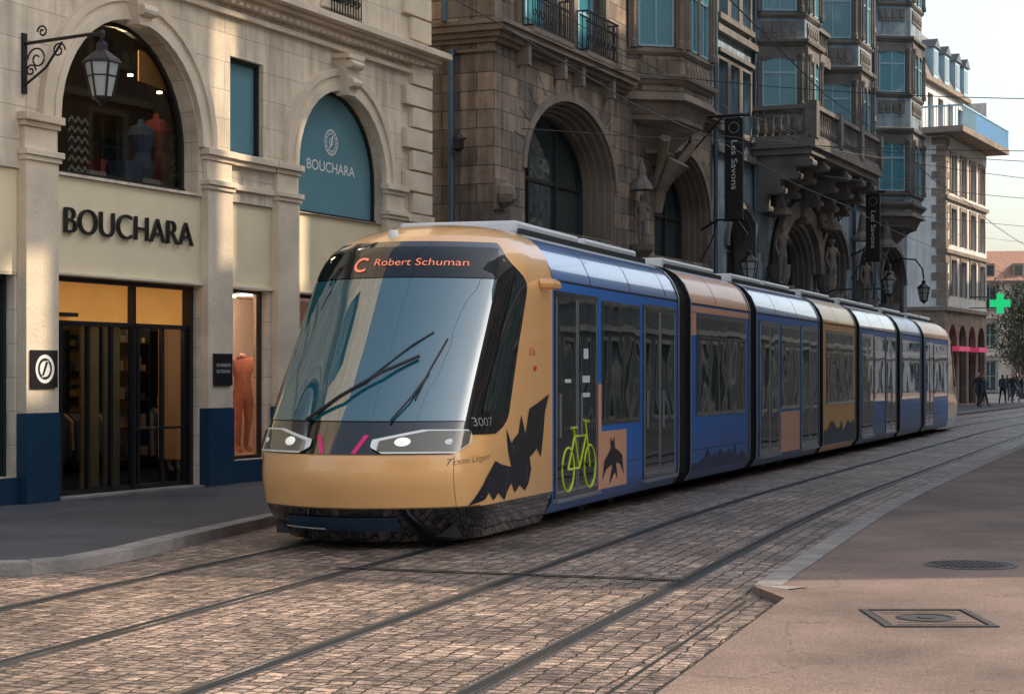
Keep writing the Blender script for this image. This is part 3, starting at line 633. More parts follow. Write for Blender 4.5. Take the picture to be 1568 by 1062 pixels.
# ------------------------------------------------------------------ BUILDING 2
ang2=math.atan2(1,.436)
O2=(-.34,35.2,0)
def bld_parts(grp,wm,tm): return {k:P(n,m,grp) for k,n,m in (('w','walls',wm),('t','stone_trim',tm),('g','window_glass','wglass'),('gt','tinted_glass','wglass_teal'),('f','window_frames','darkframe'),('fb','painted_frames','bluefr'),('i','ironwork','iron'),('z','downpipes','zinc'))}
def fin(d):
    for k,q in d.items(): q.done(0)
def big_arch(d,a,b,c,zs,zt,steps=4,inset=.06,dep=.14,mull=3):
    for k in range(steps):
        o1=outline(a+inset*k,b-inset*k,c,zs,zt-inset*k); o2=outline(a+inset*(k+1),b-inset*(k+1),c,zs,zt-inset*(k+1))
        band(d['t'],o1,o2,dep*(k+.35),dep*(k+1)+.4)
        path=[(x,dep*(k+.35),z) for x,z in outline(a+inset*(k+.5),b-inset*(k+.5),c,zs,zt-inset*(k+.5))]
        d['t'].tube(path,.03,6)
    q=inset*steps; A=(a+q,b-q,c,zs,zt-q); y=dep*steps+.15
    fillo(d['g'],outline(*A),y); band(d['f'],outline(*A),outline(A[0]+.07,A[1]-.07,c,zs,A[4]-.07),y-.08,y-.003)
    for i in range(1,mull): 
        x=A[0]+(A[1]-A[0])*i/mull; rx=(A[1]-A[0])/2; xc=(A[0]+A[1])/2; zz=zs+(A[4]-zs)*math.sqrt(max(0,1-((x-xc)/rx)**2))
        d['f'].box(x-.035,x+.035,y-.07,y-.003,c,zz-.03)
    d['f'].box(A[0]+.07,A[1]-.07,y-.06,y-.003,zs-.04,zs+.04); d['f'].box(A[0]+.07,A[1]-.07,y-.06,y-.003,c,c+.1)
def gothic_window(d,x0,x1,z0,z1,nx=2,nz=3,glass='g',fr='f'):
    rect_window(x0,x1,z0,z1,d[fr],d[glass],.3,nx,nz,.06)
    band(d['t'],outline(x0-.14,x1+.14,z0,z1+.16,z1+.16),outline(x0,x1,z0,z1,z1),-.07,-.001)
    d['t'].box(x0-.14,x1+.14,-.16,-.001,z0-.16,z0-.002); d['t'].box(x0-.14,x1+.14,-.16,-.001,z1+.163,z1+.27)
def iron_balcony(p,x0,x1,z,h=.85,proj=.35):
    n=int((x1-x0)/.11)
    for k in range(n+1):
        x=x0+(x1-x0)*k/n; p.tube([(x,-proj,z),(x,-proj,z+h)],.012,4)
    for zz in (z+.03,z+h*.75,z+h): p.box(x0,x1,-proj-.02,-proj+.02,zz-.015,zz+.015)
    for x in (x0,x1):
        for zz in (z+.03,z+h): p.box(x-.015,x+.015,-proj,0,zz-.015,zz+.015)
        for k in range(3): p.tube([(x,-proj*k/3,z),(x,-proj*k/3,z+h)],.012,4)
    for k in range(int((x1-x0)/.22)):
        p.tube([(x0+.11+k*.22+.08*math.cos(a*.7),-proj,z+h*.35+.08*math.sin(a*.7)) for a in range(10)],.009,4)
def oriel(d,xc,w,proj,zb,zt,floors,corb=1.2,ztrim=(),glass='gt',flat=.28,bandh=.22,frk='fb'):
    def plan(k=1.,e=0): 
        return [(xc-w/2*k-e,0.3),(xc-w/2*k-e,-.0),(xc-w*flat*k-e,-proj*k-e),(xc+w*flat*k+e,-proj*k-e),(xc+w/2*k+e,-.0),(xc+w/2*k+e,.3)]
    t=d['t']; wl=d['w']
    def rg(k,z,e=0): return [(x,y,z) for x,y in plan(k,e)]
    wl.loft([rg(1,zb),rg(1,zt)])
    prof=[(1.0,0,.06),(1.0,-.10,.1),(1.0,-.16,.12),(.97,-.2,.0),(.9,-.4,0),(.84,-.45,.04),(.84,-.53,.04),(.7,-.62,0),(.5,-.85,0),(.34,-1.05,0),(.34,-1.12,.04),(.22,-1.2,0),(.08,-1.35,0)]
    t.loft([rg(k,zb+dz*corb,e) for k,dz,e in reversed(prof)])
    for z in [f[1]+.28 for f in floors]+list(ztrim):
        t.loft([rg(1,z,.03),rg(1,z+.07,.09),rg(1,z+.11,.09)]); t.loft([rg(1,z+.113,.14),rg(1,z+.18,.16),rg(1,z+bandh,.16),rg(1,z+bandh+.04,.02)])
    for z,_ in floors: t.loft([rg(1,z-.2,.02),rg(1,z-.12,.08),rg(1,z-.05,.08)])
    pl=plan()
    for i in (1,2,3):
        a,b=pl[i],pl[i+1]; L=math.hypot(b[0]-a[0],b[1]-a[1]); dr_=((b[0]-a[0])/L,(b[1]-a[1])/L)
        for z0,z1 in floors:
            m=.2; nwin=2 if i==2 and w>2.8 else 1
            t.obox(a,dr_,-.02,m,.0,.10,z0-.05,z1+.28); t.obox(a,dr_,L-m,L+.02,.0,.10,z0-.05,z1+.28)
            t.obox(a,dr_,m,L-m,.0,.07,z1,z1+.28)
            for aa in (m*.5,L-m*.5):
                cx=a[0]+dr_[0]*aa+dr_[1]*.12; cy=a[1]+dr_[1]*aa-dr_[0]*.12
                t.lathe(cx,cy,[(.075,z0-.05),(.075,z0+.1),(.045,z0+.16),(.045,z1-.15),(.085,z1),(.085,z1+.08)],7)
            for q in range(nwin):
                a0=m+(L-2*m)*q/nwin+.03; a1=m+(L-2*m)*(q+1)/nwin-.03
                d[glass].obox(a,dr_,a0,a1,.002,.012,z0,z1)
                f=d[frk]
                f.obox(a,dr_,a0,a0+.05,.012,.04,z0,z1); f.obox(a,dr_,a1-.05,a1,.012,.04,z0,z1); f.obox(a,dr_,a0+.05,a1-.05,.012,.04,z0,z0+.05); f.obox(a,dr_,a0+.05,a1-.05,.012,.04,z1-.05,z1)
                f.obox(a,dr_,a0+.05,a1-.05,.012,.045,z0+(z1-z0)*.66,z0+(z1-z0)*.66+.06)
                f.obox(a,dr_,(a0+a1)/2-.02,(a0+a1)/2+.02,.012,.036,z0+.05,z1-.05)
                if q: t.obox(a,dr_,a0-.09,a0+.03,.0,.09,z0,z1)
                xm=(a0+a1)/2
                for sgn in (-1,1):
                    for kk in range(4):
                        a2=xm+sgn*(a1-a0)/2*(1-kk*.25); a3=xm+sgn*(a1-a0)/2*(1-(kk+1)*.25); zz=z1-.16+.14*math.sin((kk+1)*.39)
                        t.obox(a,dr_,min(a2,a3),max(a2,a3),.013,.07,zz,z1)
            k=max(2,int((L-2*m)/.22))
            for q in range(k):
                c0=m+(L-2*m)*q/k+.03; c1=m+(L-2*m)*(q+1)/k-.03
                t.obox(a,dr_,c0,c1,.0,.035,z0-.75,z0-.3)
                t.obox(a,dr_,c0+.04,c1-.04,.035,.06,z0-.62,z0-.43)
S2=group('stone_building',O2,ang2); d=bld_parts(S2,'tan','tantrim')
UW=[]
for fz in (8.75,12.4,16.0):
    for a,b in ((1.25,3.0),(4.2,5.9)): UW.append((a,b,fz,fz+2.7,fz+2.7))
AR=((1.5,6.65,4.72,5.85,7.5),(9.4,13.75,4.6,5.75,7.3))
wall(d['w'],0,14,0,8.3,list(AR),0,.06)
wall(d['w'],0,14,8.3,20,UW,.0,.3)
for h in AR: big_arch(d,*h,4,.065,.15,3)
for a,b,c,zs,zt in AR:
    band(d['t'],outline(a-.16,b+.16,zs,zs,zt+.16),outline(a,b,zs,zs,zt),-.05,-.001)
    n=13
    for k in range(1,n):
        an=math.pi*k/n; xc=(a+b)/2; rx=(b-a)/2;rz=zt-zs
        p0=(xc-rx*math.cos(an)*1.03,zs+rz*math.sin(an)*1.05+.16); p1=(xc-rx*math.cos(an)*1.25,zs+rz*math.sin(an)*1.33+.16)
        d['f'].tube([(p0[0],-.001,p0[1]),(p1[0],-.001,p1[1])],.008,4)
for (a,b,c,_,t) in UW:
    rect_window(a,b,c,t,d['fb'],d['gt'],.28,2,3,.08)
    d['t'].box(a-.22,a-.001,-.08,-.001,c-.1,t+.001); d['t'].box(b+.001,b+.22,-.08,-.001,c-.1,t+.001); d['t'].box(a-.28,b+.28,-.14,-.001,t+.003,t+.28)
    iron_balcony(d['i'],a-.1,b+.1,c-.15,.85,.32); d['t'].box(a-.2,b+.2,-.38,-.001,c-.3,c-.16)
    for x in (a-.15,b+.02): d['t'].prism([(x,c-.9),(x+.15,c-.9),(x+.15,c-.3),(x,c-.3)],-.25,-.002)
for e,z0,z1 in ((.1,8.12,8.2),(.2,8.203,8.3),(.32,8.303,8.42),(.38,8.423,8.5)):
    d['t'].box(-e,7.3,-e,-.001,z0,z1); d['t'].box(-e,-.001,0,10,z0,z1); d['t'].box(11.7,14,-e,-.001,z0,z1)
d['t'].box(-.06,-.001,-.06,10,7.95,8.0) 
d['t'].box(-.05,14,-.06,-.001,4.3,4.45); d['t'].box(-.06,-.001,0,10,4.3,4.45)
for i in range(24):
    z=8.55+i*.45; e=.5 if i%2 else .32; d['t'].box(-.03,e,-.03,-.001,z,z+.42)
oriel(d,9.4,3.7,1.05,8.25,20,[(9.3,11.2),(12.9,14.8),(16.4,18.4)],1.15,(8.42,),'gt')
ct=d['t']
ct.tube([(9.4,-.05,5.6),(9.4,-.12,6.1),(9.4,-.3,6.5),(9.4,-.5,6.85)],[.14,.17,.24,.42],8)
for dx in (-.8,.8): ct.tube([(9.4+dx*.4,-.1,6.2),(9.4+dx*.7,-.35,6.75),(9.4+dx*1.2,-.6,7.25)],[.06,.1,.14],6)
d['w'].poly((0,0,0),(0,10,0),(0,10,20),(0,0,20)); d['w'].poly((0,0,20),(14,0,20),(14,10,20),(0,10,20)); d['w'].poly((0,10,0),(14,10,0),(14,10,20),(0,10,20))
d['z'].tube([(-.12,.86,0),(-.12,.86,8.0)],.07,10); d['z'].tube([(-.44,.86,8.5),(-.44,.86,20)],.06,10)
for z in (2,4,6,7.9): d['z'].tube([(-.12,.86,z),(-.12,.86,z+.08)],.09,10)
d['z'].tube([(14.0,-.1,3),(14.0,-.1,20)],.06,8)
ct.lathe(.25,-.1,[(.05,4.95),(.2,5.05),(.24,5.2),(.2,5.35),(.08,5.42)],10); ct.lathe(.25,-.25,[(.03,5.05),(.1,5.1),(.09,5.22),(.04,5.28)],8)
ct.box(-.02,.5,-.05,-.001,4.9,5.5)
d['i'].tube([(-.02,.6,6.3),(-.3,.6,6.2)],.02,6); d['i'].lathe(-.35,.6,[(.03,6.0),(.1,6.05),(.11,6.25),(.04,6.35)],10)
fin(d)
figure('carved_figure',(7.9,-.2,4.75),-.6,1.15,('statue',)*5,1,S2,False,.03)
st_=P('figure_corbel','statue',S2); st_.lathe(7.9,-.2,[(.02,4.0),(.12,4.2),(.15,4.45),(.28,4.6),(.3,4.74)],10)
st_.lathe(7.9,-.2,[(.3,6.0),(.26,6.1),(.12,6.3),(.1,6.5),(.02,6.75)],8); st_.done()
# ------------------------------------------------------------------ BUILDING 3 (gothic revival)
G2=group('gothic_revival_building',O2,ang2); d=bld_parts(G2,'grey','greytrim')
holes=[(15.3,18.1,3.2,5.2,6.3),(20.3,24.4,0.2,4.9,6.3),(25.6,29.2,3.2,5.3,6.6),(34.6,38.8,3.2,5.2,6.5),(30.6,32.9,3.2,5.0,6.1)]
wall(d['w'],14,39.4,0,7.6,holes,0,.06)
for h in holes: big_arch(d,*h,steps=3,inset=.07,dep=.16,mull=2)
for h in holes: band(d['t'],outline(h[0]-.2,h[1]+.2,h[3],h[3],h[4]+.2),outline(h[0],h[1],h[3],h[3],h[4]),-.1,-.001)
UW=[]
for fz,hh in ((8.35,1.75),(11.3,1.9),(14.6,2.1)):
    for a,b in ((14.4,15.2),(15.5,16.3),(16.6,17.4),(21.6,22.4),(22.7,23.5),(28.0,28.8),(30.3,31.3),(31.7,32.7),(37.6,38.6)): UW.append((a,b,fz,fz+hh,fz+hh))
wall(d['w'],14,39.4,7.6,20,UW,0,.3)
for (a,b,c,_,t) in UW: gothic_window(d,a,b,c,t,1,3,'gt','fb')
for z in (7.6,10.78,13.95,17.2):
    for a,b in ((14,17.9),(20.9,23.7),(26.9,33.1),(36.9,39.4)): d['t'].box(a,b,-.18,-.001,z,z+.18)
oriel(d,19.4,2.9,1.3,8.3,20,[(9.3,10.7),(12.0,13.6),(15.2,17.)],.9,(8.4,),'gt')
oriel(d,25.3,3.1,1.5,8.3,14.6,[(9.3,10.8),(12.2,13.9)],.3,(8.4,),'gt')
wt=P('loggia','greytrim',G2)
for q in ((23.95,-.05),(24.45,-1.4),(26.15,-1.4),(26.7,-.05)):
    wt.lathe(q[0],q[1],[(.2,14.6),(.2,14.75),(.13,14.85),(.12,16.0),(.2,16.15),(.2,16.3)],10)
wt.box(23.6,27.0,-1.7,.3,16.3,16.7); wt.box(23.7,26.9,-1.6,.3,14.6,14.75); baluster_rail(wt,24.5,26.1,-1.5,14.75,.7,8); wt.done()
cp=P('copper_roof','copper',G2); cp.loft([[(23.5,.4,16.7),(23.5,-1.8,16.7),(27.1,-1.8,16.7),(27.1,.4,16.7)],[(24.,.4,17.8),(24.2,-1.2,17.8),(26.4,-1.2,17.8),(26.6,.4,17.8)],[(25.,.0,20),(25.,-.4,20),(25.6,-.4,20),(25.6,.0,20)]]); cp.done()
tt=d['t']
x0,x1,y,z=17.6,26.3,-1.85,8.05
tt.box(x0,x1,y,-.001,z,z+.24); tt.box(x0+.1,x1-.1,y+.12,-.001,z-.18,z-.001)
baluster_rail(tt,x0,x1,y+.12,z+.243,.95,34); baluster_rail(tt,y+.25,-.05,x0+.12,z+.243,.95,7,'y')
for x in (17.6,20.5,23.2,25.96): tt.box(x,x+.34,y-.04,y+.3,z+.243,z+1.28)
for (x0,x1,y,z) in ((20.9,23.7,-.8,11.4),(20.9,23.7,-.8,14.6),(17.9,20.9,-1.65,14.35)):
    tt.box(x0,x1,y,-.001,z-.25,z-.001); baluster_rail(tt,x0,x1,y+.12,z,.85,12)
for x in (17.8,19.3,22.0,24.0,25.6):
    for k,(pr,z0,z1) in enumerate(((1.65,7.55,7.86),(1.25,7.2,7.547),(.8,6.8,7.197),(.4,6.3,6.797))): tt.box(x,x+.45,-pr,-.002,z0,z1); tt.tube([(x-.02,-pr,z0+.1),(x+.47,-pr,z0+.1)],.1,8)
band(tt,outline(19.5,25.2,4.9,4.9,7.0),outline(20.1,24.6,4.9,4.9,6.5),-.3,-.102)
for x in (19.3,24.9): tt.lathe(x+.1,-.35,[(.28,0),(.28,.5),(.2,.6),(.2,4.3),(.3,4.5),(.34,4.9)],12)
tt.prism([(19.2,6.7),(22.1,7.9),(25.0,6.7),(24.7,6.5),(22.1,7.5),(19.5,6.5)],-.4,-.31)
oriel(d,35.1,3.7,1.2,7.6,20,[(8.35,10.1),(11.9,13.4),(15.2,17.2)],1.0,(7.7,),'gt')
d['z'].tube([(29.95,-.1,2),(29.95,-.1,20)],.07,8); d['z'].tube([(33.1,-.1,2),(33.1,-.1,20)],.06,8); d['z'].tube([(17.75,-.1,2),(17.75,-.1,20)],.05,8)
d['w'].poly((39.4,0,0),(39.4,14,0),(39.4,14,20),(39.4,0,20)); d['w'].poly((14,0,20),(39.4,0,20),(39.4,14,20),(14,14,20))
fin(d)
for x in (19.0,25.0,29.8,33.6):
    figure('portal_statue',(x+.1,-.5,4.3 if x<29 else 4.0),-.5,1.75,('statue',)*5,1,G2,False,.02)
    q=P('statue_base','statue',G2); q.lathe(x+.1,-.45,[(.05,3.4),(.2,3.6),(.3,3.9),(.4,4.0),(.42,4.28)],10); q.lathe(x+.1,-.4,[(.42,6.3),(.38,6.42),(.2,6.6),(.1,7.2),(.02,7.3)],8); q.done()
for (x,z0,z1,txt) in ((12.0,5.6,8.15,'Les Savons'),(27.9,5.5,7.7,'Les Savons')):
    H=group('hanging_banner_sign',O2,ang2)
    q=P('banner','black',H); q.box(x,x+.08,-1.42,-.95,z0,z1); q.done(.01)
    q=P('sign_bracket','iron',H); q.tube([(x+.04,0,z1+.06),(x+.04,-1.6,z1+.06)],.04,8); q.tube([(x+.04,0,z1-.9),(x+.04,-.85,z1)],.025,6); q.tube([(x+.04,-.02,z1-1),(x+.04,-.02,z1+.3)],.04,6)
    q.tube([(x+.04,-.92,z0-.02),(x+.04,-1.45,z0-.02)],.02,6); q.done()
    q=P('banner_lettering','white',H,fmap=lambda a,b,c,x=x:(x-.004,a,c))
    v,f=text_geo(txt,.22)
    q.add([(-1.13-(p_[1])*1.0,0,z1-.55-(p_[0])*1.3) for p_ in v],f)
    for a in range(24): 
        a0=a/24*6.283; q.box(-1.19+.13*math.cos(a0)-.010,-1.19+.13*math.cos(a0)+.010,0,.001,z1-.26+.13*math.sin(a0),z1-.24+.13*math.sin(a0))
    q.done(fix=False)
for (x,z) in ((13.0,4.95),(29.9,5.3),(36.,5.3)):
    H=group('street_lantern',O2,ang2)
    q=P('bracket','iron',H); q.tube([(x,0,z+.5),(x,-.5,z+.75),(x,-1.0,z+.7),(x,-1.25,z+.35),(x,-1.3,z)],.03,8); q.tube([(x,0,z-.3),(x,-.3,z+.2),(x,-.45,z+.7)],.018,6); q.done()
    lantern(H,x,-1.3,z,.95,.26)
# ------------------------------------------------------------------ BUILDING 4 (white corner)
ang3=math.atan2(.894,.447)
B4=group('white_corner_building',(22.5,95,0),ang3); d=bld_parts(B4,'whitewall','tantrim')
W=[]
for z0,h in ((5.9,1.9),(8.6,1.9),(11.3,2.0)):
    for a in (1.2,3.5,5.8,8.1): W.append((a,a+1.2,z0,z0+h,z0+h))
bw=P('ground_floor_walls','brown',B4)
G=[(a,a+1.7,.2,3.6,4.4) for a in (.9,3.2,5.5,7.8)]
wall(bw,0,10,0,5.2,G,0,.3); bw.poly((0,0,0),(0,14,0),(0,14,5.2),(0,0,5.2)); bw.done()
for h in G: fillo(d['g'],outline(*h),.28)
wall(d['w'],0,10,5.2,14.2,W,0,.25)
for h in W: 
    rect_window(h[0],h[1],h[2],h[4],d['f'],d['g'],.22,2,3,.05); band(d['t'],outline(h[0]-.2,h[1]+.2,h[2],h[4]+.2,h[4]+.2),outline(h[0],h[1],h[2],h[4],h[4]),-.06,-.001)
for z in (5.1,8.1,10.9): d['t'].box(-.1,10,-.15,-.001,z,z+.2)
for i in range(20): d['t'].box(-.05,.7 if i%2 else .45,-.05,-.001,5.35+i*.44,5.35+i*.44+.4); d['t'].box(-.05,-.001,0,.7 if i%2 else .45,5.35+i*.44,5.35+i*.44+.4)
d['w'].poly((0,0,5.2),(0,14,5.2),(0,14,17.2),(0,1.2,17.2),(0,1.2,14.2),(0,0,14.2)); d['t'].box(-.12,-.001,-.15,14,5.1,5.3)
for y in (2.5,6): 
    for z in (6.2,9,11.8): d['g'].box(-.03,-.01,y,y+.9,z,z+1.6)
slb=P('balcony_slab','tantrim',B4); slb.box(-1.2,10.4,-1.2,14,14.2,14.5); slb.done()
rl=P('balcony_railing','bluefr',B4)
for x in [i*.14-1.15 for i in range(82)]: rl.box(x,x+.03,-1.17,-1.14,14.5,15.5)
for y in [i*.14-1.1 for i in range(100)]: rl.box(-1.17,-1.14,y,y+.03,14.5,15.5)
rl.box(-1.2,10.4,-1.2,-1.1,15.5,15.58); rl.box(-1.2,-1.1,-1.1,13,15.5,15.58); rl.done()
bp_=P('balcony_screen','blue2',B4); bp_.box(2,10.4,-1.16,-1.15,14.5,15.48); bp_.done()
wall(d['w'],0,10,14.5,17.2,[(a,a+1.2,14.6,16.7,16.7) for a in (1.2,3.5,5.8,8.1)],1.2,.2)
for a in (1.2,3.5,5.8,8.1): d['g'].poly((a,1.38,14.6),(a+1.2,1.38,14.6),(a+1.2,1.38,16.7),(a,1.38,16.7))
d['t'].box(-.3,10.2,.9,1.19,17.2,17.45); d['t'].box(-.3,-.01,1.2,14,17.2,17.45)
rf=P('mansard_roof','slate',B4); rf.loft([[(-.2,1,17.46),(10.2,1,17.46),(10.2,14,17.46),(-.2,14,17.46)],[(.9,2.1,20.2),(9.5,2.1,20.2),(9.5,13,20.2),(.9,13,20.2)],[(3.5,6,21.2),(8,6,21.2),(8,9,21.2),(3.5,9,21.2)]]); rf.done()
for a in (1.5,4.0,6.5,8.6): d['fb'].box(a,a+1.,.95,2.2,17.5,19.1); d['g'].box(a+.15,a+.85,.93,.949,17.7,18.9); d['f'].prism([(a-.15,19.1),(a+1.15,19.1),(a+.5,19.6)],.85,2.3)
for y in (3,6.5,10): d['fb'].box(-.25,1,y,y+1,17.5,19.1); d['g'].box(-.27,-.251,y+.15,y+.85,17.7,18.9)
d['w'].poly((10,0,0),(10,14,0),(10,14,17.2),(10,0,17.2)); d['t'].box(5.5,6.3,4,4.8,20.5,22.3)
fin(d)
# ------------------------------------------------------------------ generic apartment block
def block(name,o,ang,L,Hh,dep,cols,floors,wm='pink',tm='tantrim',roof='tile',rh=3.2):
    g_=group(name,(o[0],o[1],0),ang); d=bld_parts(g_,wm,tm); fh=Hh/floors
    W=[];cw=L/cols
    for f in range(floors):
        for c in range(cols):
            x=cw*(c+.5); w=min(1.3,cw*.42)
            W.append((x-w/2,x+w/2,f*fh+(.9 if f else .2),f*fh+fh-.55,f*fh+fh-.55))
    wall(d['w'],0,L,0,Hh,W,0,.22)
    for h in W:
        rect_window(h[0],h[1],h[2],h[4],d['fb'],d['g'],.2,2,2,.06)
        band(d['t'],outline(h[0]-.15,h[1]+.15,h[2],h[4]+.15,h[4]+.15),outline(h[0],h[1],h[2],h[4],h[4]),-.05,-.001)
        d['t'].box(h[0]-.22,h[1]+.22,-.12,-.001,h[2]-.14,h[2]-.002)
    for f in range(1,floors+1): d['t'].box(0,L,-.14 if f<floors else -.4,-.001,f*fh-.2,f*fh)
    d['w'].poly((0,0,0),(0,dep,0),(0,dep,Hh),(0,0,Hh)); d['w'].poly((L,0,0),(L,dep,0),(L,dep,Hh),(L,0,Hh)); d['w'].poly((0,dep,0),(L,dep,0),(L,dep,Hh),(0,dep,Hh))
    r=P('roof',roof,g_)
    if rh>.5:
        r.loft([[(-.3,-.4,Hh),(L+.3,-.4,Hh),(L+.3,dep+.3,Hh),(-.3,dep+.3,Hh)],[(1,dep*.4,Hh+rh),(L-1,dep*.4,Hh+rh),(L-1,dep*.6,Hh+rh),(1,dep*.6,Hh+rh)]])
        for x in (L*.25,L*.7): d['t'].box(x,x+1,dep*.3,dep*.3+.8,Hh+1.5,Hh+4.2)
        for k in range(cols): 
            x=cw*(k+.5); d['t'].box(x-.5,x+.5,.3,2.2,Hh+.4,Hh+1.7); d['g'].box(x-.35,x+.35,.28,.298,Hh+.55,Hh+1.5)
    else: r.box(0,L,0,dep,Hh,Hh+.1)
    r.done()
    fin(d); return g_
block('apartment_building',(40,180),R(-8),22,11.0,12,8,3,'pink')
block('apartment_building',(63,178),R(-14),34,14,12,12,4,'whitewall')
def facing_left(name,xn,yn,sl,L,Hh,cols,fl,wm,dep=9,rh=3.2):
    a=math.atan2(1,sl); ex,ey=math.cos(a),math.sin(a)
    return block(name,(xn+ex*L,yn+ey*L),a+math.pi,L,Hh,dep,cols,fl,wm,tm='creamtrim',rh=rh)
RB=facing_left('apartment_building',10.6,18.6,.36,36,12.5,12,4,'opp',6,.1)
aw=P('sun_slot_wall','whitewall',RB)  # unseen wall added to shade the shop front, slots let sun streaks through
wall(aw,0,36,12.5,23.4,[(24.2,24.85,18.2,21.9,21.9),(22.2,22.7,17.9,20.4,20.4),(28.5,29.05,16.6,18.5,18.5)],.3,.08); aw.done()
facing_left('apartment_building',24.0,56,.42,60,21,18,6,'opp',8)
GB=group('unseen_shadow_block',(10.6,17.3,0)); en=P('shadow_edge_wall','whitewall',GB)  # unseen block with near face along the sun, shaped to cast the street shadow
en.loft([[(0,0,0),(14,1.82,0),(14,4,0),(.6,1.3,0)],[(0,0,23.4),(14,1.82,23.4),(14,4,23.4),(.6,1.3,23.4)]]); en.done()
facing_left('apartment_building',8.0,-34,.16,30,11,10,4,'opp',8)
block('apartment_building',(-17,-42),math.atan2(1,.2),40,12,8,12,4,'cream')
# ------------------------------------------------------------------ TRAM
T=group('tram',curve(10,0,0)); TL=Vector(curve(10,0,0))
def tmap(s,t,z):
    c=curve(s,t,z); return (c[0]-TL.x,c[1]-TL.y,c[2]-TL.z)
S0=[(.08,-.02),(.3,-.24),(.42,-.33),(.7,-.42),(.93,-.40),(1.2,-.20),(1.6,.10),(2.07,.48),(2.5,.81),(3.0,1.22),(3.15,1.43),(3.25,1.68),(3.33,2.1),(3.37,2.5),(3.38,2.8)]
HW=[(0,1.02),(.3,1.17),(.42,1.2),(2.75,1.2),(2.9,1.17),(3.05,1.10),(3.18,.99),(3.28,.82),(3.34,.6),(3.37,.3),(3.38,.0)]
def cab(p,z):
    q=abs(p); sg=1 if p>=0 else -1
    hw=interp(HW,z); s0=interp(S0,z); e=2.9; g_=max(0,min(1,(e-s0)/1.2)); a=.46*g_; c=.52*g_; ins=.25*min(1,hw/1.2)
    if q<=1: t=q*(hw-ins); s=s0+a*q*q
    else:
        p0=(hw-ins,s0+a); p2=(hw-.12*ins,s0+a+c); p1=(hw-.35*ins,s0+a+.155*g_)
        if q<=2:
            u=q-1; t=(1-u)**2*p0[0]+2*u*(1-u)*p1[0]+u*u*p2[0]; s=(1-u)**2*p0[1]+2*u*(1-u)*p1[1]+u*u*p2[1]
        else:
            u=q-2; t=p2[0]+(hw-p2[0])*u; s=p2[1]+(e-p2[1])*u
    return s,sg*t
def pz(s,z):
    lo,hi=0.,3.
    for _ in range(30):
        m=(lo+hi)/2
        if cab(m,z)[0]<s: lo=m
        else: hi=m
    return lo
def cabn(p,z,off):
    e=.01
    def q(p,z): s,t=cab(p,z); return Vector((s,t,z))
    a=q(p,z); n=(q(p+e,z)-q(p-e,z)).cross(q(p,z+e)-q(p,z-e))
    if n.length<1e-9: return a
    n.normalize()
    if n.x>0.0 and abs(n.x)>.25: n=-n
    elif n.y*p<0 and abs(p)>1: n=-n
    return a+n*off
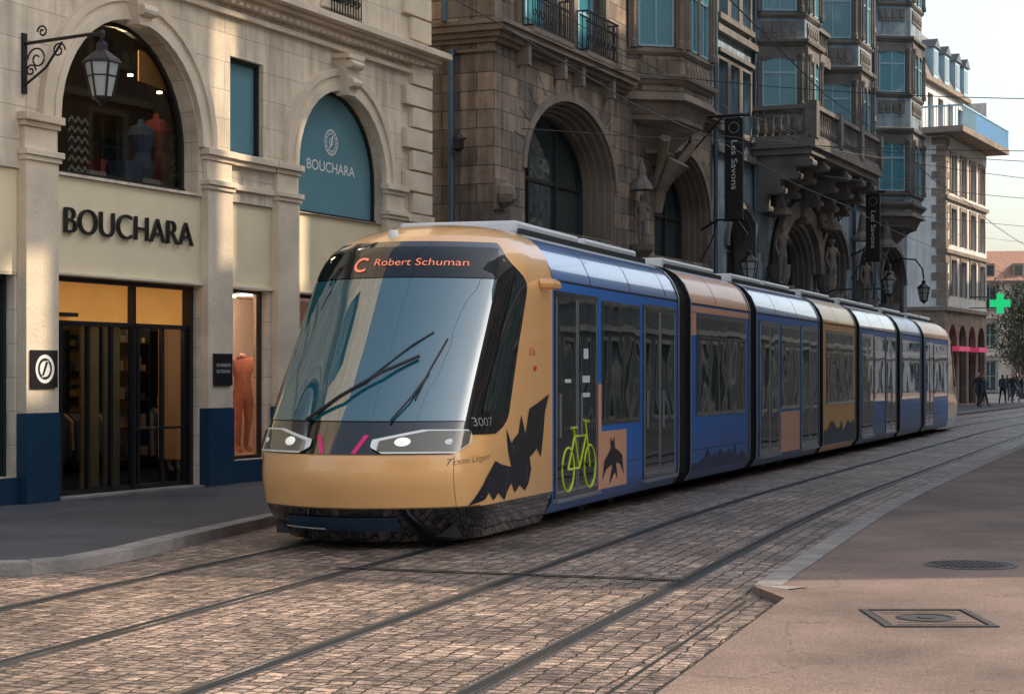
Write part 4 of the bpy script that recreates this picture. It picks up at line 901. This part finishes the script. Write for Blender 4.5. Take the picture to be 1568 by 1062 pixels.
def mk_cab(end):
    LT=43.5
    fm=(lambda s,t,z:tmap(s,t,z)) if not end else (lambda s,t,z:tmap(LT-s,-t,z))
    pre='rear_' if end else ''
    ps=sorted(set([round(-3+i*.25,3) for i in range(5)]+[round(-2+i*.1,3) for i in range(41)]+[2.25,2.5,2.75,3.0]))
    def shell(nm,mat,zs):
        p=P(pre+nm,mat,T,True,fm); vs=[];fs=[]; n=len(ps)
        for z in zs:
            for q in ps: s,t=cab(q,z); vs.append((s,t,z))
        for i in range(len(zs)-1):
            for k in range(n-1): fs.append((i*n+k,i*n+k+1,(i+1)*n+k+1,(i+1)*n+k))
        p.add(vs,fs); p.done()
    shell('cab_underskirt','tblack',[.08,.15,.22,.3,.36,.42])
    shell('cab_shell','orange',[.42,.45,.5,.6,.7,.8,.88,.93,.97,1.05,1.12,1.2,1.4,1.6,1.8,2.07,2.3,2.5,2.75,2.85,2.95,3.0,3.05,3.1,3.15,3.2,3.25,3.29,3.33,3.355,3.37,3.38])
    def patch(nm,mat,pl,pr,z0,z1,off,nz=14,np_=26,sm=True):
        p=P(pre+nm,mat,T,sm,fm); vs=[];fs=[]
        for i in range(nz+1):
            z=z0+(z1-z0)*i/nz; a=pl(z) if callable(pl) else pl; b=pr(z) if callable(pr) else pr
            for k in range(np_+1): vs.append(tuple(cabn(a+(b-a)*k/np_,z,off)))
        for i in range(nz):
            for k in range(np_): o=i*(np_+1)+k; fs.append((o,o+1,o+np_+2,o+np_+1))
        p.add(vs,fs); p.done(); return p
    SB=[(1.12,.9),(1.2,1.2),(1.3,1.32),(2.0,1.66),(2.5,1.93),(2.62,1.99),(2.7,1.96),(2.8,1.86),(2.9,1.76)]
    def pr(z):
        if z<=2.9: return pz(interp(SB,z),z)
        b=pz(1.76,2.9); return b+(1.15-b)*((z-2.9)/.2)**1.3
    patch('black_surround','tblack',lambda z:-pr(z),pr,1.12,3.1,.012,34,44)
    patch('windscreen','wscreen',lambda z:-(1.36-.10*(z-1.2)/1.8),lambda z:1.24-.10*(z-1.2)/1.8,1.25,2.69,.022,24,34)
    patch('display_band','bandglass',lambda z:-1.26,lambda z:1.15,2.70,3.03,.022,8,34)
    for sg in (1,-1):
        patch('quarter_light','tglass',lambda z:sg*1.62,lambda z:sg*(pr(z)-.06),1.34,2.78,.02,16,8)
    patch('black_bonnet','tblack',-1.05,1.05,.94,1.125,.012,4,26)
    for sg in (1,-1):
        patch('headlight_trim','chrome',lambda z:sg*(.32+.12*abs(z-1.0)/.06*(z<1.0)+.45*max(0,(z-1.07)/.1)),lambda z:sg*(1.48-.34*max(0,(1.03-z)/.1)-.14*max(0,(z-1.12)/.05)),.94,1.165,.03,12,16)
        patch('headlight_lens','lens',lambda z:sg*(.39+.43*max(0,(z-1.055)/.1)),lambda z:sg*(1.435-.33*max(0,(1.03-z)/.1)),.957,1.150,.037,8,14)
        for a,r in ((.60,.042),(1.0,.028)):
            q=P(pre+'headlamp','lamp' if a<.7 else 'chrome',T,True,fm)
            vs=[tuple(cabn(sg*(a+r*1.7*rr*math.cos(t/16*6.283)),1.045+r*rr*math.sin(t/16*6.283),.05-.012*rr)) for rr in (.02,.5,1) for t in range(16)]
            q.add(vs,[(k*16+t,k*16+(t+1)%16,(k+1)*16+(t+1)%16,(k+1)*16+t) for k in range(2) for t in range(16)]); q.done()
        patch('magenta_stripe','magenta',lambda z:sg*(.14+.5*(z-.94)),lambda z:sg*(.19+.5*(z-.94)),.945,1.12,.016,4,2)
        patch('panel_seam','decal',sg*1.18,sg*1.188,.43,.93,.004,6,1)
    patch('bumper_crease','decal',-1.8,1.8,.425,.432,.006,1,30)
    patch('bumper_vent','navy',-.75,.55,.20,.34,.01,3,12)
    patch('fog_lamp','chrome',-.85,-.25,.215,.230,.018,1,6)
    if not end:
        p=P('destination_display','led',T,False,lambda x,y,z:fm(*cabn(x,z,.032)))
        v,f=text_geo('Robert Schuman',.15,-.001); xs=[a[0] for a in v]
        p.add([(-.22+(a[0]/max(xs))*1.0,0,2.82+a[1]*.72) for a in v],f)
        v,f=text_geo('C',.24,.002); p.add([(-.48+a[0]*1.1,0,2.76+a[1]*.9) for a in v],f); p.done(fix=False)
        w=P('wipers','rubber',T,True,fm)
        w.tube([tuple(cabn(a,z,o)) for a,z,o in ((-.45,1.24,.05),(-.1,1.45,.09),(.25,1.68,.09),(.55,1.86,.06))],.018,6)
        w.tube([tuple(cabn(a,z,o)) for a,z,o in ((-.35,1.3,.03),(.1,1.62,.04),(.45,1.98,.035),(.62,2.12,.03))],.010,6)
        w.tube([tuple(cabn(a,z,o)) for a,z,o in ((.62,1.45,.035),(.68,1.75,.04),(.76,2.05,.035))],.010,6)
        w.tube([tuple(cabn(a,z,o)) for a,z,o in ((.45,1.24,.05),(.58,1.45,.08),(.68,1.70,.04))],.011,6); w.done()
        m=P('camera_pod','orange',T,True,fm); m.tube([(2.45,1.18,2.70),(2.5,1.3,2.70),(2.6,1.33,2.69),(2.75,1.32,2.68)],[.05,.06,.055,.03],8); m.done()
        lm=P('roof_marker_lamp','marker',T,True,fm); c=cabn(-.18,3.17,.02); lm.lathe(c.x,c.y,[(.05,c.z-.05),(.06,c.z),(.05,c.z+.05)],12); lm.done()
        p=P('fleet_number','alu',T,False,lambda x,y,z:fm(*cabn(pz(x,z),z,.02)))
        v,f=text_geo('3007',.12,.0); p.add([(.45+a[0]*1.4,0,1.20+a[1]) for a in v],f); p.done(fix=False)
        p=P('signature','decal',T,False,lambda x,y,z:fm(*cabn(pz(x,z),z,.005)))
        v,f=text_geo('Tomi Ungerer',.10,-.002); p.add([(.02+a[0]*1.25+a[1]*.6,0,.83+a[1]+a[0]*.08) for a in v],f); p.done(fix=False)
        bat=[(.32,.43),(.6,.68),(.9,.845),(1.1,.80),(1.42,.76),(1.31,.93),(1.26,1.16),(1.42,1.0),(1.53,1.06),(1.66,1.1),(1.76,1.29),(1.9,1.08),(2.04,1.35),(2.4,1.42),(2.76,1.50),(2.60,1.3),(2.55,1.10),(2.45,.82),(2.3,.92),(2.15,.86),(2.04,.83),(2.1,.70),(2.0,.56),(1.88,.49),(1.7,.56),(1.53,.49),(1.42,.6),(1.26,.5),(1.19,.43),(1.0,.52),(.85,.45),(.7,.54),(.58,.47)]
        p=P('bat_artwork','decal',T,False,lambda x,y,z:fm(*cabn(pz(min(x,2.88),z),z,.006)))
        tri=tessellate_polygon([[Vector((a,b,0)) for a,b in bat]])
        me=bmesh.new(); vv=[me.verts.new((a,0,b)) for a,b in bat]
        for t_ in tri: me.faces.new([vv[i] for i in t_])
        bmesh.ops.subdivide_edges(me,edges=me.edges[:],cuts=4,use_grid_fill=True); bmesh.ops.triangulate(me,faces=me.faces[:]); me.verts.index_update()
        p.add([tuple(v_.co) for v_ in me.verts],[tuple(v_.index for v_ in f_.verts) for f_ in me.faces]); me.free(); p.done(fix=False)
        p=P('red_marks','red',T,False,lambda x,y,z:fm(*cabn(pz(x,z),z,.006)))
        v,f=text_geo('LTs',.14); p.add([(2.05+a[0],0,1.92+a[1]*.8) for a in v],f)
        p.poly(*[(2.25+.06*math.cos(a/10*6.283),0,1.78+.03*math.sin(a/10*6.283)) for a in range(10)]); p.done(fix=False)
        p=P('artwork_lines','alu',T,False,lambda x,y,z:fm(*cabn(pz(x,z),z,.009)))
        for l in (((1.5,.9),(1.45,1.0)),((1.62,.93),(1.66,.98)),((1.2,.78),(.7,.55)),((1.3,.75),(1.2,.5)),((2.2,.95),(2.6,1.35)),((2.3,.9),(2.5,1.0)),((1.95,.75),(1.9,.6)),((.95,.8),(.5,.5))):
            (a,b),(c,e)=l; p.poly((a,0,b),(c,0,e),(c+.010,0,e+.005),(a+.010,0,b+.005))
        p.done(fix=False)
mk_cab(False); mk_cab(True)
PROF=[(1.10,.16),(1.19,.30),(1.2,.42),(1.2,1.0),(1.2,1.7),(1.2,2.4),(1.2,2.75)]
COVE=[(1.2,2.775),(1.195,2.82),(1.17,2.9),(1.10,3.05),(.99,3.18),(.90,3.235)]
ROOF=[(.90,3.235),(.82,3.28),(.6,3.34),(.3,3.37),(0,3.38)]
def sweep(name,mat,prof,s0,s1,smooth=True):
    p=P(name,mat,T,smooth,tmap); n=max(2,int((s1-s0)/.5)+1)
    for sg in (1,-1):
        vs=[];fs=[];m=len(prof)
        for i in range(n+1):
            s=s0+(s1-s0)*i/n
            for t,z in prof: vs.append((s,sg*t,z))
        for i in range(n):
            for k in range(m-1): fs.append((i*m+k,i*m+(k+1)%m,(i+1)*m+(k+1)%m,(i+1)*m+k))
        p.add(vs,fs)
    return p.done()
def sbox(p,s0,s1,t0,t1,z0,z1,st=.6):
    n=max(1,int((s1-s0)/st))
    p.loft([[(s0+(s1-s0)*i/n,t,z) for t,z in ((t0,z0),(t1,z0),(t1,z1),(t0,z1))] for i in range(n+1)])
mods=[(2.9,9.0,'blue','covebl','cowl'),(9.8,13.7,'blue','peach','cowl'),(14.3,19.9,'blue','covebl','cowl'),(20.4,24.2,'gold','gold','cowl'),(24.8,30.2,'blue','covebl','cowl'),(30.9,34.7,'blue','blue2','cowl'),(35.3,40.6,'blue','peach','cowl')]
for a,b,m1,m2,m3 in mods:
    sweep('body_side',m1,PROF,a,b); sweep('roof_cove',m2,COVE,a,b); sweep('roof_panel',m3,ROOF,a,b)
    gp=P('gutter_line','rubber',T,False,tmap); sbox(gp,a,b,1.15,1.197,2.74,2.785); sbox(gp,a,b,-1.197,-1.15,2.74,2.785)
    for s in (a,b):
        pr_=PROF+COVE+ROOF; vs=[(s,t,z) for t,z in pr_]+[(s,-t,z) for t,z in reversed(pr_[:-1])]; gp.add(vs,[tuple(range(len(vs)))])
    s=a+1.6
    while s<b-.5:
        for sg in (1,-1):
            vs=[(ss,sg*(t+.003),z+.003) for ss in (s,s+.02) for t,z in COVE]; m=len(COVE); gp.add(vs,[(k,k+1,m+k+1,m+k) for k in range(m-1)])
        s+=1.9
    sbox(gp,a,b,1.195,1.202,.60,.608)
    gp.done()
jn=P('bellows','rubber',T,False,tmap); jf=P('joint_frames','alu',T,False,tmap)
ring_=[(t*.95,z if z<3 else z-.04) for t,z in PROF+COVE+ROOF[1:]]
for a,b in zip([m[0] for m in mods[1:]],[m[1] for m in mods[:-1]]):
    n=8; full=[(t,z) for t,z in ring_]+[(-t,z) for t,z in reversed(ring_[:-1])]; rings=[]
    for i in range(n*2+1):
        s=b+(a-b)*i/(n*2); k=1 if i%2 else .97; rings.append([(s,t*k,z) for t,z in full])
    jn.loft(rings)
    pf=PROF+COVE+ROOF
    for s in (b,a-.07):
        for sg in (1,-1):
            o=[(t+.012,z+.004) for t,z in pf]; vs=[(ss,sg*t,z) for ss in (s,s+.07) for t,z in o]; m=len(o); jf.add(vs,[(k,k+1,m+k+1,m+k) for k in range(m-1)])
jn.done(); jf.done()
re=P('roof_equipment','cowl',T,False,tmap); rd=P('roof_equipment_dark','rubber',T,False,tmap)
for a,b,*_ in mods:
    n=2 if b-a>4.5 else 1; L=(b-a-.4)/n
    for i in range(n):
        s=a+.25+i*L; sbox(re,s,s+L-.3,-.72,.72,3.30,3.46)
    sbox(rd,a+.2,b-.2,-.78,-.73,3.28,3.40); sbox(rd,a+.2,b-.2,.73,.78,3.28,3.36)
re.done(.04); rd.done()
pt=P('pantograph','iron',T,False,tmap)
for t in (-.5,.5): pt.tube([(31.5,t,3.46),(32.8,t*.7,3.7),(31.7,t*.9,3.9)],.03,6)
pt.tube([(31.7,-.8,3.88),(31.7,-.6,3.96),(31.7,.6,3.96),(31.7,.8,3.88)],.03,6); pt.done()
tb=P('door_and_window_frames','tblack',T,False,tmap); tg=P('side_glass','tglass',T,False,tmap); ta=P('door_edges','alu',T,False,tmap)
def sb(p,s0,s1,o0,o1,z0,z1,sg=1):
    t0,t1=sg*(1.2+o0),sg*(1.2+o1); sbox(p,s0,s1,min(t0,t1),max(t0,t1),z0,z1)
def window(s0,s1,z0=1.1,z1=2.62,ndiv=1):
    for sg in (1,-1):
        sb(tb,s0,s1,-.05,.008,z0,z1,sg)
        w=(s1-s0)/ndiv
        for i in range(ndiv):
            sb(tg,s0+i*w+.06,s0+(i+1)*w-.06,.0,.014,z0+.06,z1-.36,sg); sb(tg,s0+i*w+.06,s0+(i+1)*w-.06,.0,.014,z1-.33,z1-.06,sg)
def door(s0,s1,z0=.33,z1=2.65):
    for sg in (1,-1):
        sb(tb,s0,s1,-.05,.010,z0,z1,sg); m=(s0+s1)/2
        for a,b in ((s0+.06,m-.03),(m+.03,s1-.06)):
            sb(ta,a,b,.0,.016,z0+.05,z0+.08,sg)
            sb(ta,a,a+.014,.0,.017,z0+.09,z1-.08,sg); sb(ta,b-.014,b,.0,.017,z0+.09,z1-.08,sg)
            sb(tg,a+.05,b-.05,.0,.015,z0+.14,z1-.1,sg)
            sb(ta,a+.09,a+.11,.02,.04,1.0,1.5,sg)
        sb(ta,s0,s1,-.02,.05,z0-.05,z0-.01,sg)
door(2.97,4.82); window(5.02,6.9); door(7.07,8.85)
window(10.15,13.45)
door(14.5,16.15); window(16.3,18.0); door(18.15,19.8)
window(20.75,23.95)
door(25.0,26.65); window(26.8,28.35); door(28.5,30.1)
window(31.2,34.4)
door(35.5,37.15); window(37.3,40.3)
tb.done(); tg.done(); ta.done()
pp=P('orange_panels','peach',T,False,tmap)
for a,b,z in ((4.86,6.2,1.02),(16.3,18.0,1.05)): sb(pp,a,b,-.02,.006,.32,z)
sb(pp,9.82,13.68,-.02,.006,2.64,2.73) ; sb(pp,9.82,10.12,-.02,.005,2.3,2.63)
sb(pp,4.86,5.0,-.02,.006,1.02,1.6); pp.done()
sm_=P('dark_mountain_artwork','dkblue',T,False,tmap)
for s0,s1,zb in ((9.9,13.6,.42),(20.5,24.1,.60)):
    x=s0; h0=zb
    while x<s1-.15:
        w=min(random.uniform(.15,.4),s1-x); h1=zb+random.uniform(-.08,.2)
        sm_.poly((x,1.206,.30),(x,1.206,h0),(x+w,1.206,h1),(x+w,1.206,.30)); x+=w; h0=h1
sm_.done(fix=False)
sk_=P('small_bat_artwork','decal',T,False,tmap)
bt=[(5.35,.36),(5.5,.6),(5.2,.55),(5.02,.42),(5.12,.66),(5.3,.74),(5.42,.8),(5.4,.95),(5.5,.88),(5.6,.95),(5.62,.8),(5.8,.76),(5.98,.7),(6.05,.45),(5.9,.58),(5.68,.62),(5.75,.4),(5.62,.5)]
for t_ in tessellate_polygon([[Vector((a,b,0)) for a,b in bt]]): sk_.poly(*[(bt[i][0],1.2095,bt[i][1]) for i in t_])
sk_.done(fix=False)
bi=P('bicycle_icon','lime',T,False,tmap)
def circ(cs,cz,rs,rz): bi.tube([(cs+rs*math.cos(a/20*6.283),1.216,cz+rz*math.sin(a/20*6.283)) for a in range(21)],.014,5,False)
circ(3.48,.63,.25,.25); circ(4.42,.63,.25,.25)
for l in (((3.48,.63),(3.75,1.0)),((3.75,1.0),(4.25,1.0)),((4.25,1.0),(3.95,.63)),((3.95,.63),(3.48,.63)),((3.95,.63),(3.72,1.08)),((4.42,.63),(4.22,1.16)),((4.12,1.18),(4.38,1.16)),((3.6,1.1),(3.86,1.1))):
    bi.tube([(a,1.216,b) for a,b in l],.014,5)
bi.done()
sk2=P('door_stickers','white',T,False,tmap)
sb(sk2,4.1,4.42,.016,.019,1.62,1.7); sb(sk2,4.1,4.42,.016,.019,1.45,1.5); sb(sk2,4.15,4.35,.016,.019,1.9,2.02); sb(sk2,3.35,3.6,.016,.019,1.62,1.66); sk2.done()
uf=P('underframe','rubber',T,False,tmap); sbox(uf,.3,43.2,-.95,.95,.12,.5)
for s in (5.5,6.9,16.6,18,27,28.4,38,39.2):
    for t in (-.75,.75): uf.tube([(s,t-.06,.3),(s,t+.06,.3)],.29,18)
uf.done()
# ------------------------------------------------------------------ overhead wires
OW=group('overhead_wires')
ow=P('wires','iron',OW)
for o in (3.68,.7175):
    pts=[]
    for i in range(iD(-15),iD(180),60):
        x,y=offp(i,o); pts.append((x,y,5.95+.05*math.sin(i)))
    ow.tube(pts,.009,5)
def span(a,b,sag=.25,r=.009):
    a=Vector(a);b=Vector(b); ow.tube([tuple(a.lerp(b,k/10)-Vector((0,0,sag*4*(k/10)*(1-k/10)))) for k in range(11)],r,5)
def loc2(x,y,z): 
    a=ang2; return (O2[0]+x*math.cos(a)-y*math.sin(a),O2[1]+x*math.sin(a)+y*math.cos(a),z)
span(loc2(1.2,-.05,6.6),(19,44,7.2)); span(loc2(8,-.1,7.5),(20,50,7.4)); span(loc2(14.5,-.1,8.2),(24,60,7.5)); span(loc2(18,-.1,7.6),(27,66,7.6)); span(loc2(33,-.1,7.6),(35,80,7.6))
span((-3.2,32,9.8),loc2(14.5,-2.,8.1),.3); span(loc2(0.2,-.2,9.3),loc2(30,-2,8.2),.4); span((22.5,94,9),(48,110,8.5)); span(loc2(2,-.1,8.1),(12,35,7))
ow.done()
for (x,y,r,h,ms) in ((23.6,92.5,.3,1.8,('dark','dark','dark','skin','hair')),(27.9,104,2.5,1.7,('dark','jean','dark','skin','hair')),(29.0,106,.2,1.75,('dark','dark','jean','skin','hair')),(30.6,113,3.0,1.72,('dark','dark','jean','skin','hair')),(32.2,118,.6,1.7,('dark','bluec','dark','skin','hair')),(33.4,121,2.2,1.8,('dark','dark','dark','skin','hair')),(30.4,109,1.0,1.7,('dark','dark','jean','skin','hair')),(24.4,94.5,1.2,1.7,('dark','jean','dark','skin','hair'))):
    figure('pedestrian',(x,y,.1),r,h,ms,0,None,False,.25)
PC=group('pharmacy_cross_sign',(26.7,100,0))
q=P('cross','cross',PC); q.box(-.18,.18,-.06,.06,5.1,6.2); q.box(-.55,-.183,-.06,.06,5.45,5.85); q.box(.183,.55,-.06,.06,5.45,5.85); q.done()
q=P('bracket','iron',PC); q.tube([(-1.8,.1,6.0),(0,.1,6.0)],.04,6); q.tube([(-1.8,.1,5.4),(0,.1,5.4)],.03,6); ring(q,0,5.65,.72,.76,.08); q.done(fix=False)
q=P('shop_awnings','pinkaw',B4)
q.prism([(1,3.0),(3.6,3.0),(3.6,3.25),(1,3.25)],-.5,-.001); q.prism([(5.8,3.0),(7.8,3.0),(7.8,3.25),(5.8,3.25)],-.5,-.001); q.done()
def tree(x,y,seed,nl=2200,sc=1.):
    random.seed(seed)
    TR=group('street_tree',(x,y,0))
    q=P('trunk','bark',TR,True); q.tube([(0,0,0),(.05,0,2.4*sc),(0,.1,4.5*sc),(.1,0,6.5*sc)],[.2,.16,.12,.05],8); lv=P('foliage','leaf',TR); tips=[]
    for k in range(26):
        a=random.uniform(0,6.283); z=random.uniform(2.2,5.8)*sc; L=random.uniform(1.2,2.6)*sc; e=(L*math.cos(a),L*math.sin(a),z+random.uniform(.6,2.2)*sc); m=(e[0]*.5,e[1]*.5,z+.4); q.tube([(0,0,z),m,e],[.07,.045,.015],5); tips+=[m,e]
    q.done()
    for k in range(nl):
        t_=random.choice(tips); c=Vector((t_[0]+random.gauss(0,.5),t_[1]+random.gauss(0,.5),t_[2]+random.gauss(0,.4))); dd=Vector((random.gauss(0,1),random.gauss(0,1),random.gauss(0,1))).normalized()*.13; e=dd.cross(Vector((.3,.2,1))).normalized()*.07
        lv.poly(tuple(c-dd),tuple(c+e),tuple(c+dd),tuple(c-e))
    lv.done(fix=False)
tree(35.2,126,3); tree(38.8,140,5,2200,1.1)
# ------------------------------------------------------------------ light, sky, camera
w=bpy.data.worlds.new('World'); scene.world=w; w.use_nodes=True; nt=w.node_tree; bg=nt.nodes['Background']
sky=nt.nodes.new('ShaderNodeTexSky'); sky.sky_type='NISHITA'; sky.sun_disc=False
EL=38; AZ=math.atan2(1,.13)
sky.sun_elevation=R(EL); sky.sun_rotation=AZ; sky.air_density=1.4; sky.dust_density=3; sky.ozone_density=2.5
hs=nt.nodes.new('ShaderNodeHueSaturation'); hs.inputs['Saturation'].default_value=.6; hs.inputs['Value'].default_value=1.75
nt.links.new(sky.outputs[0],hs.inputs['Color']); nt.links.new(hs.outputs[0],bg.inputs[0]); bg.inputs[1].default_value=.15
sl=bpy.data.lights.new('sun','SUN'); sl.energy=5; sl.angle=R(.6); sl.color=(1,.82,.62)
so=bpy.data.objects.new('sun',sl); COL.objects.link(so)
dv=Vector((math.sin(AZ)*math.cos(R(EL)),math.cos(AZ)*math.cos(R(EL)),math.sin(R(EL))))
so.rotation_euler=dv.to_track_quat('Z','Y').to_euler(); so.location=(20,0,30)
cd=bpy.data.cameras.new('camera'); cam=bpy.data.objects.new('camera',cd); COL.objects.link(cam); scene.camera=cam
cam.location=(0,0,1.7); cam.rotation_euler=(R(90),0,0); cd.sensor_width=36; cd.lens=2800/1568*36; cd.shift_y=(575-531)/1568; cd.clip_start=.1; cd.clip_end=4000
scene.view_settings.view_transform='Standard'; scene.view_settings.look='None'; scene.view_settings.exposure=0
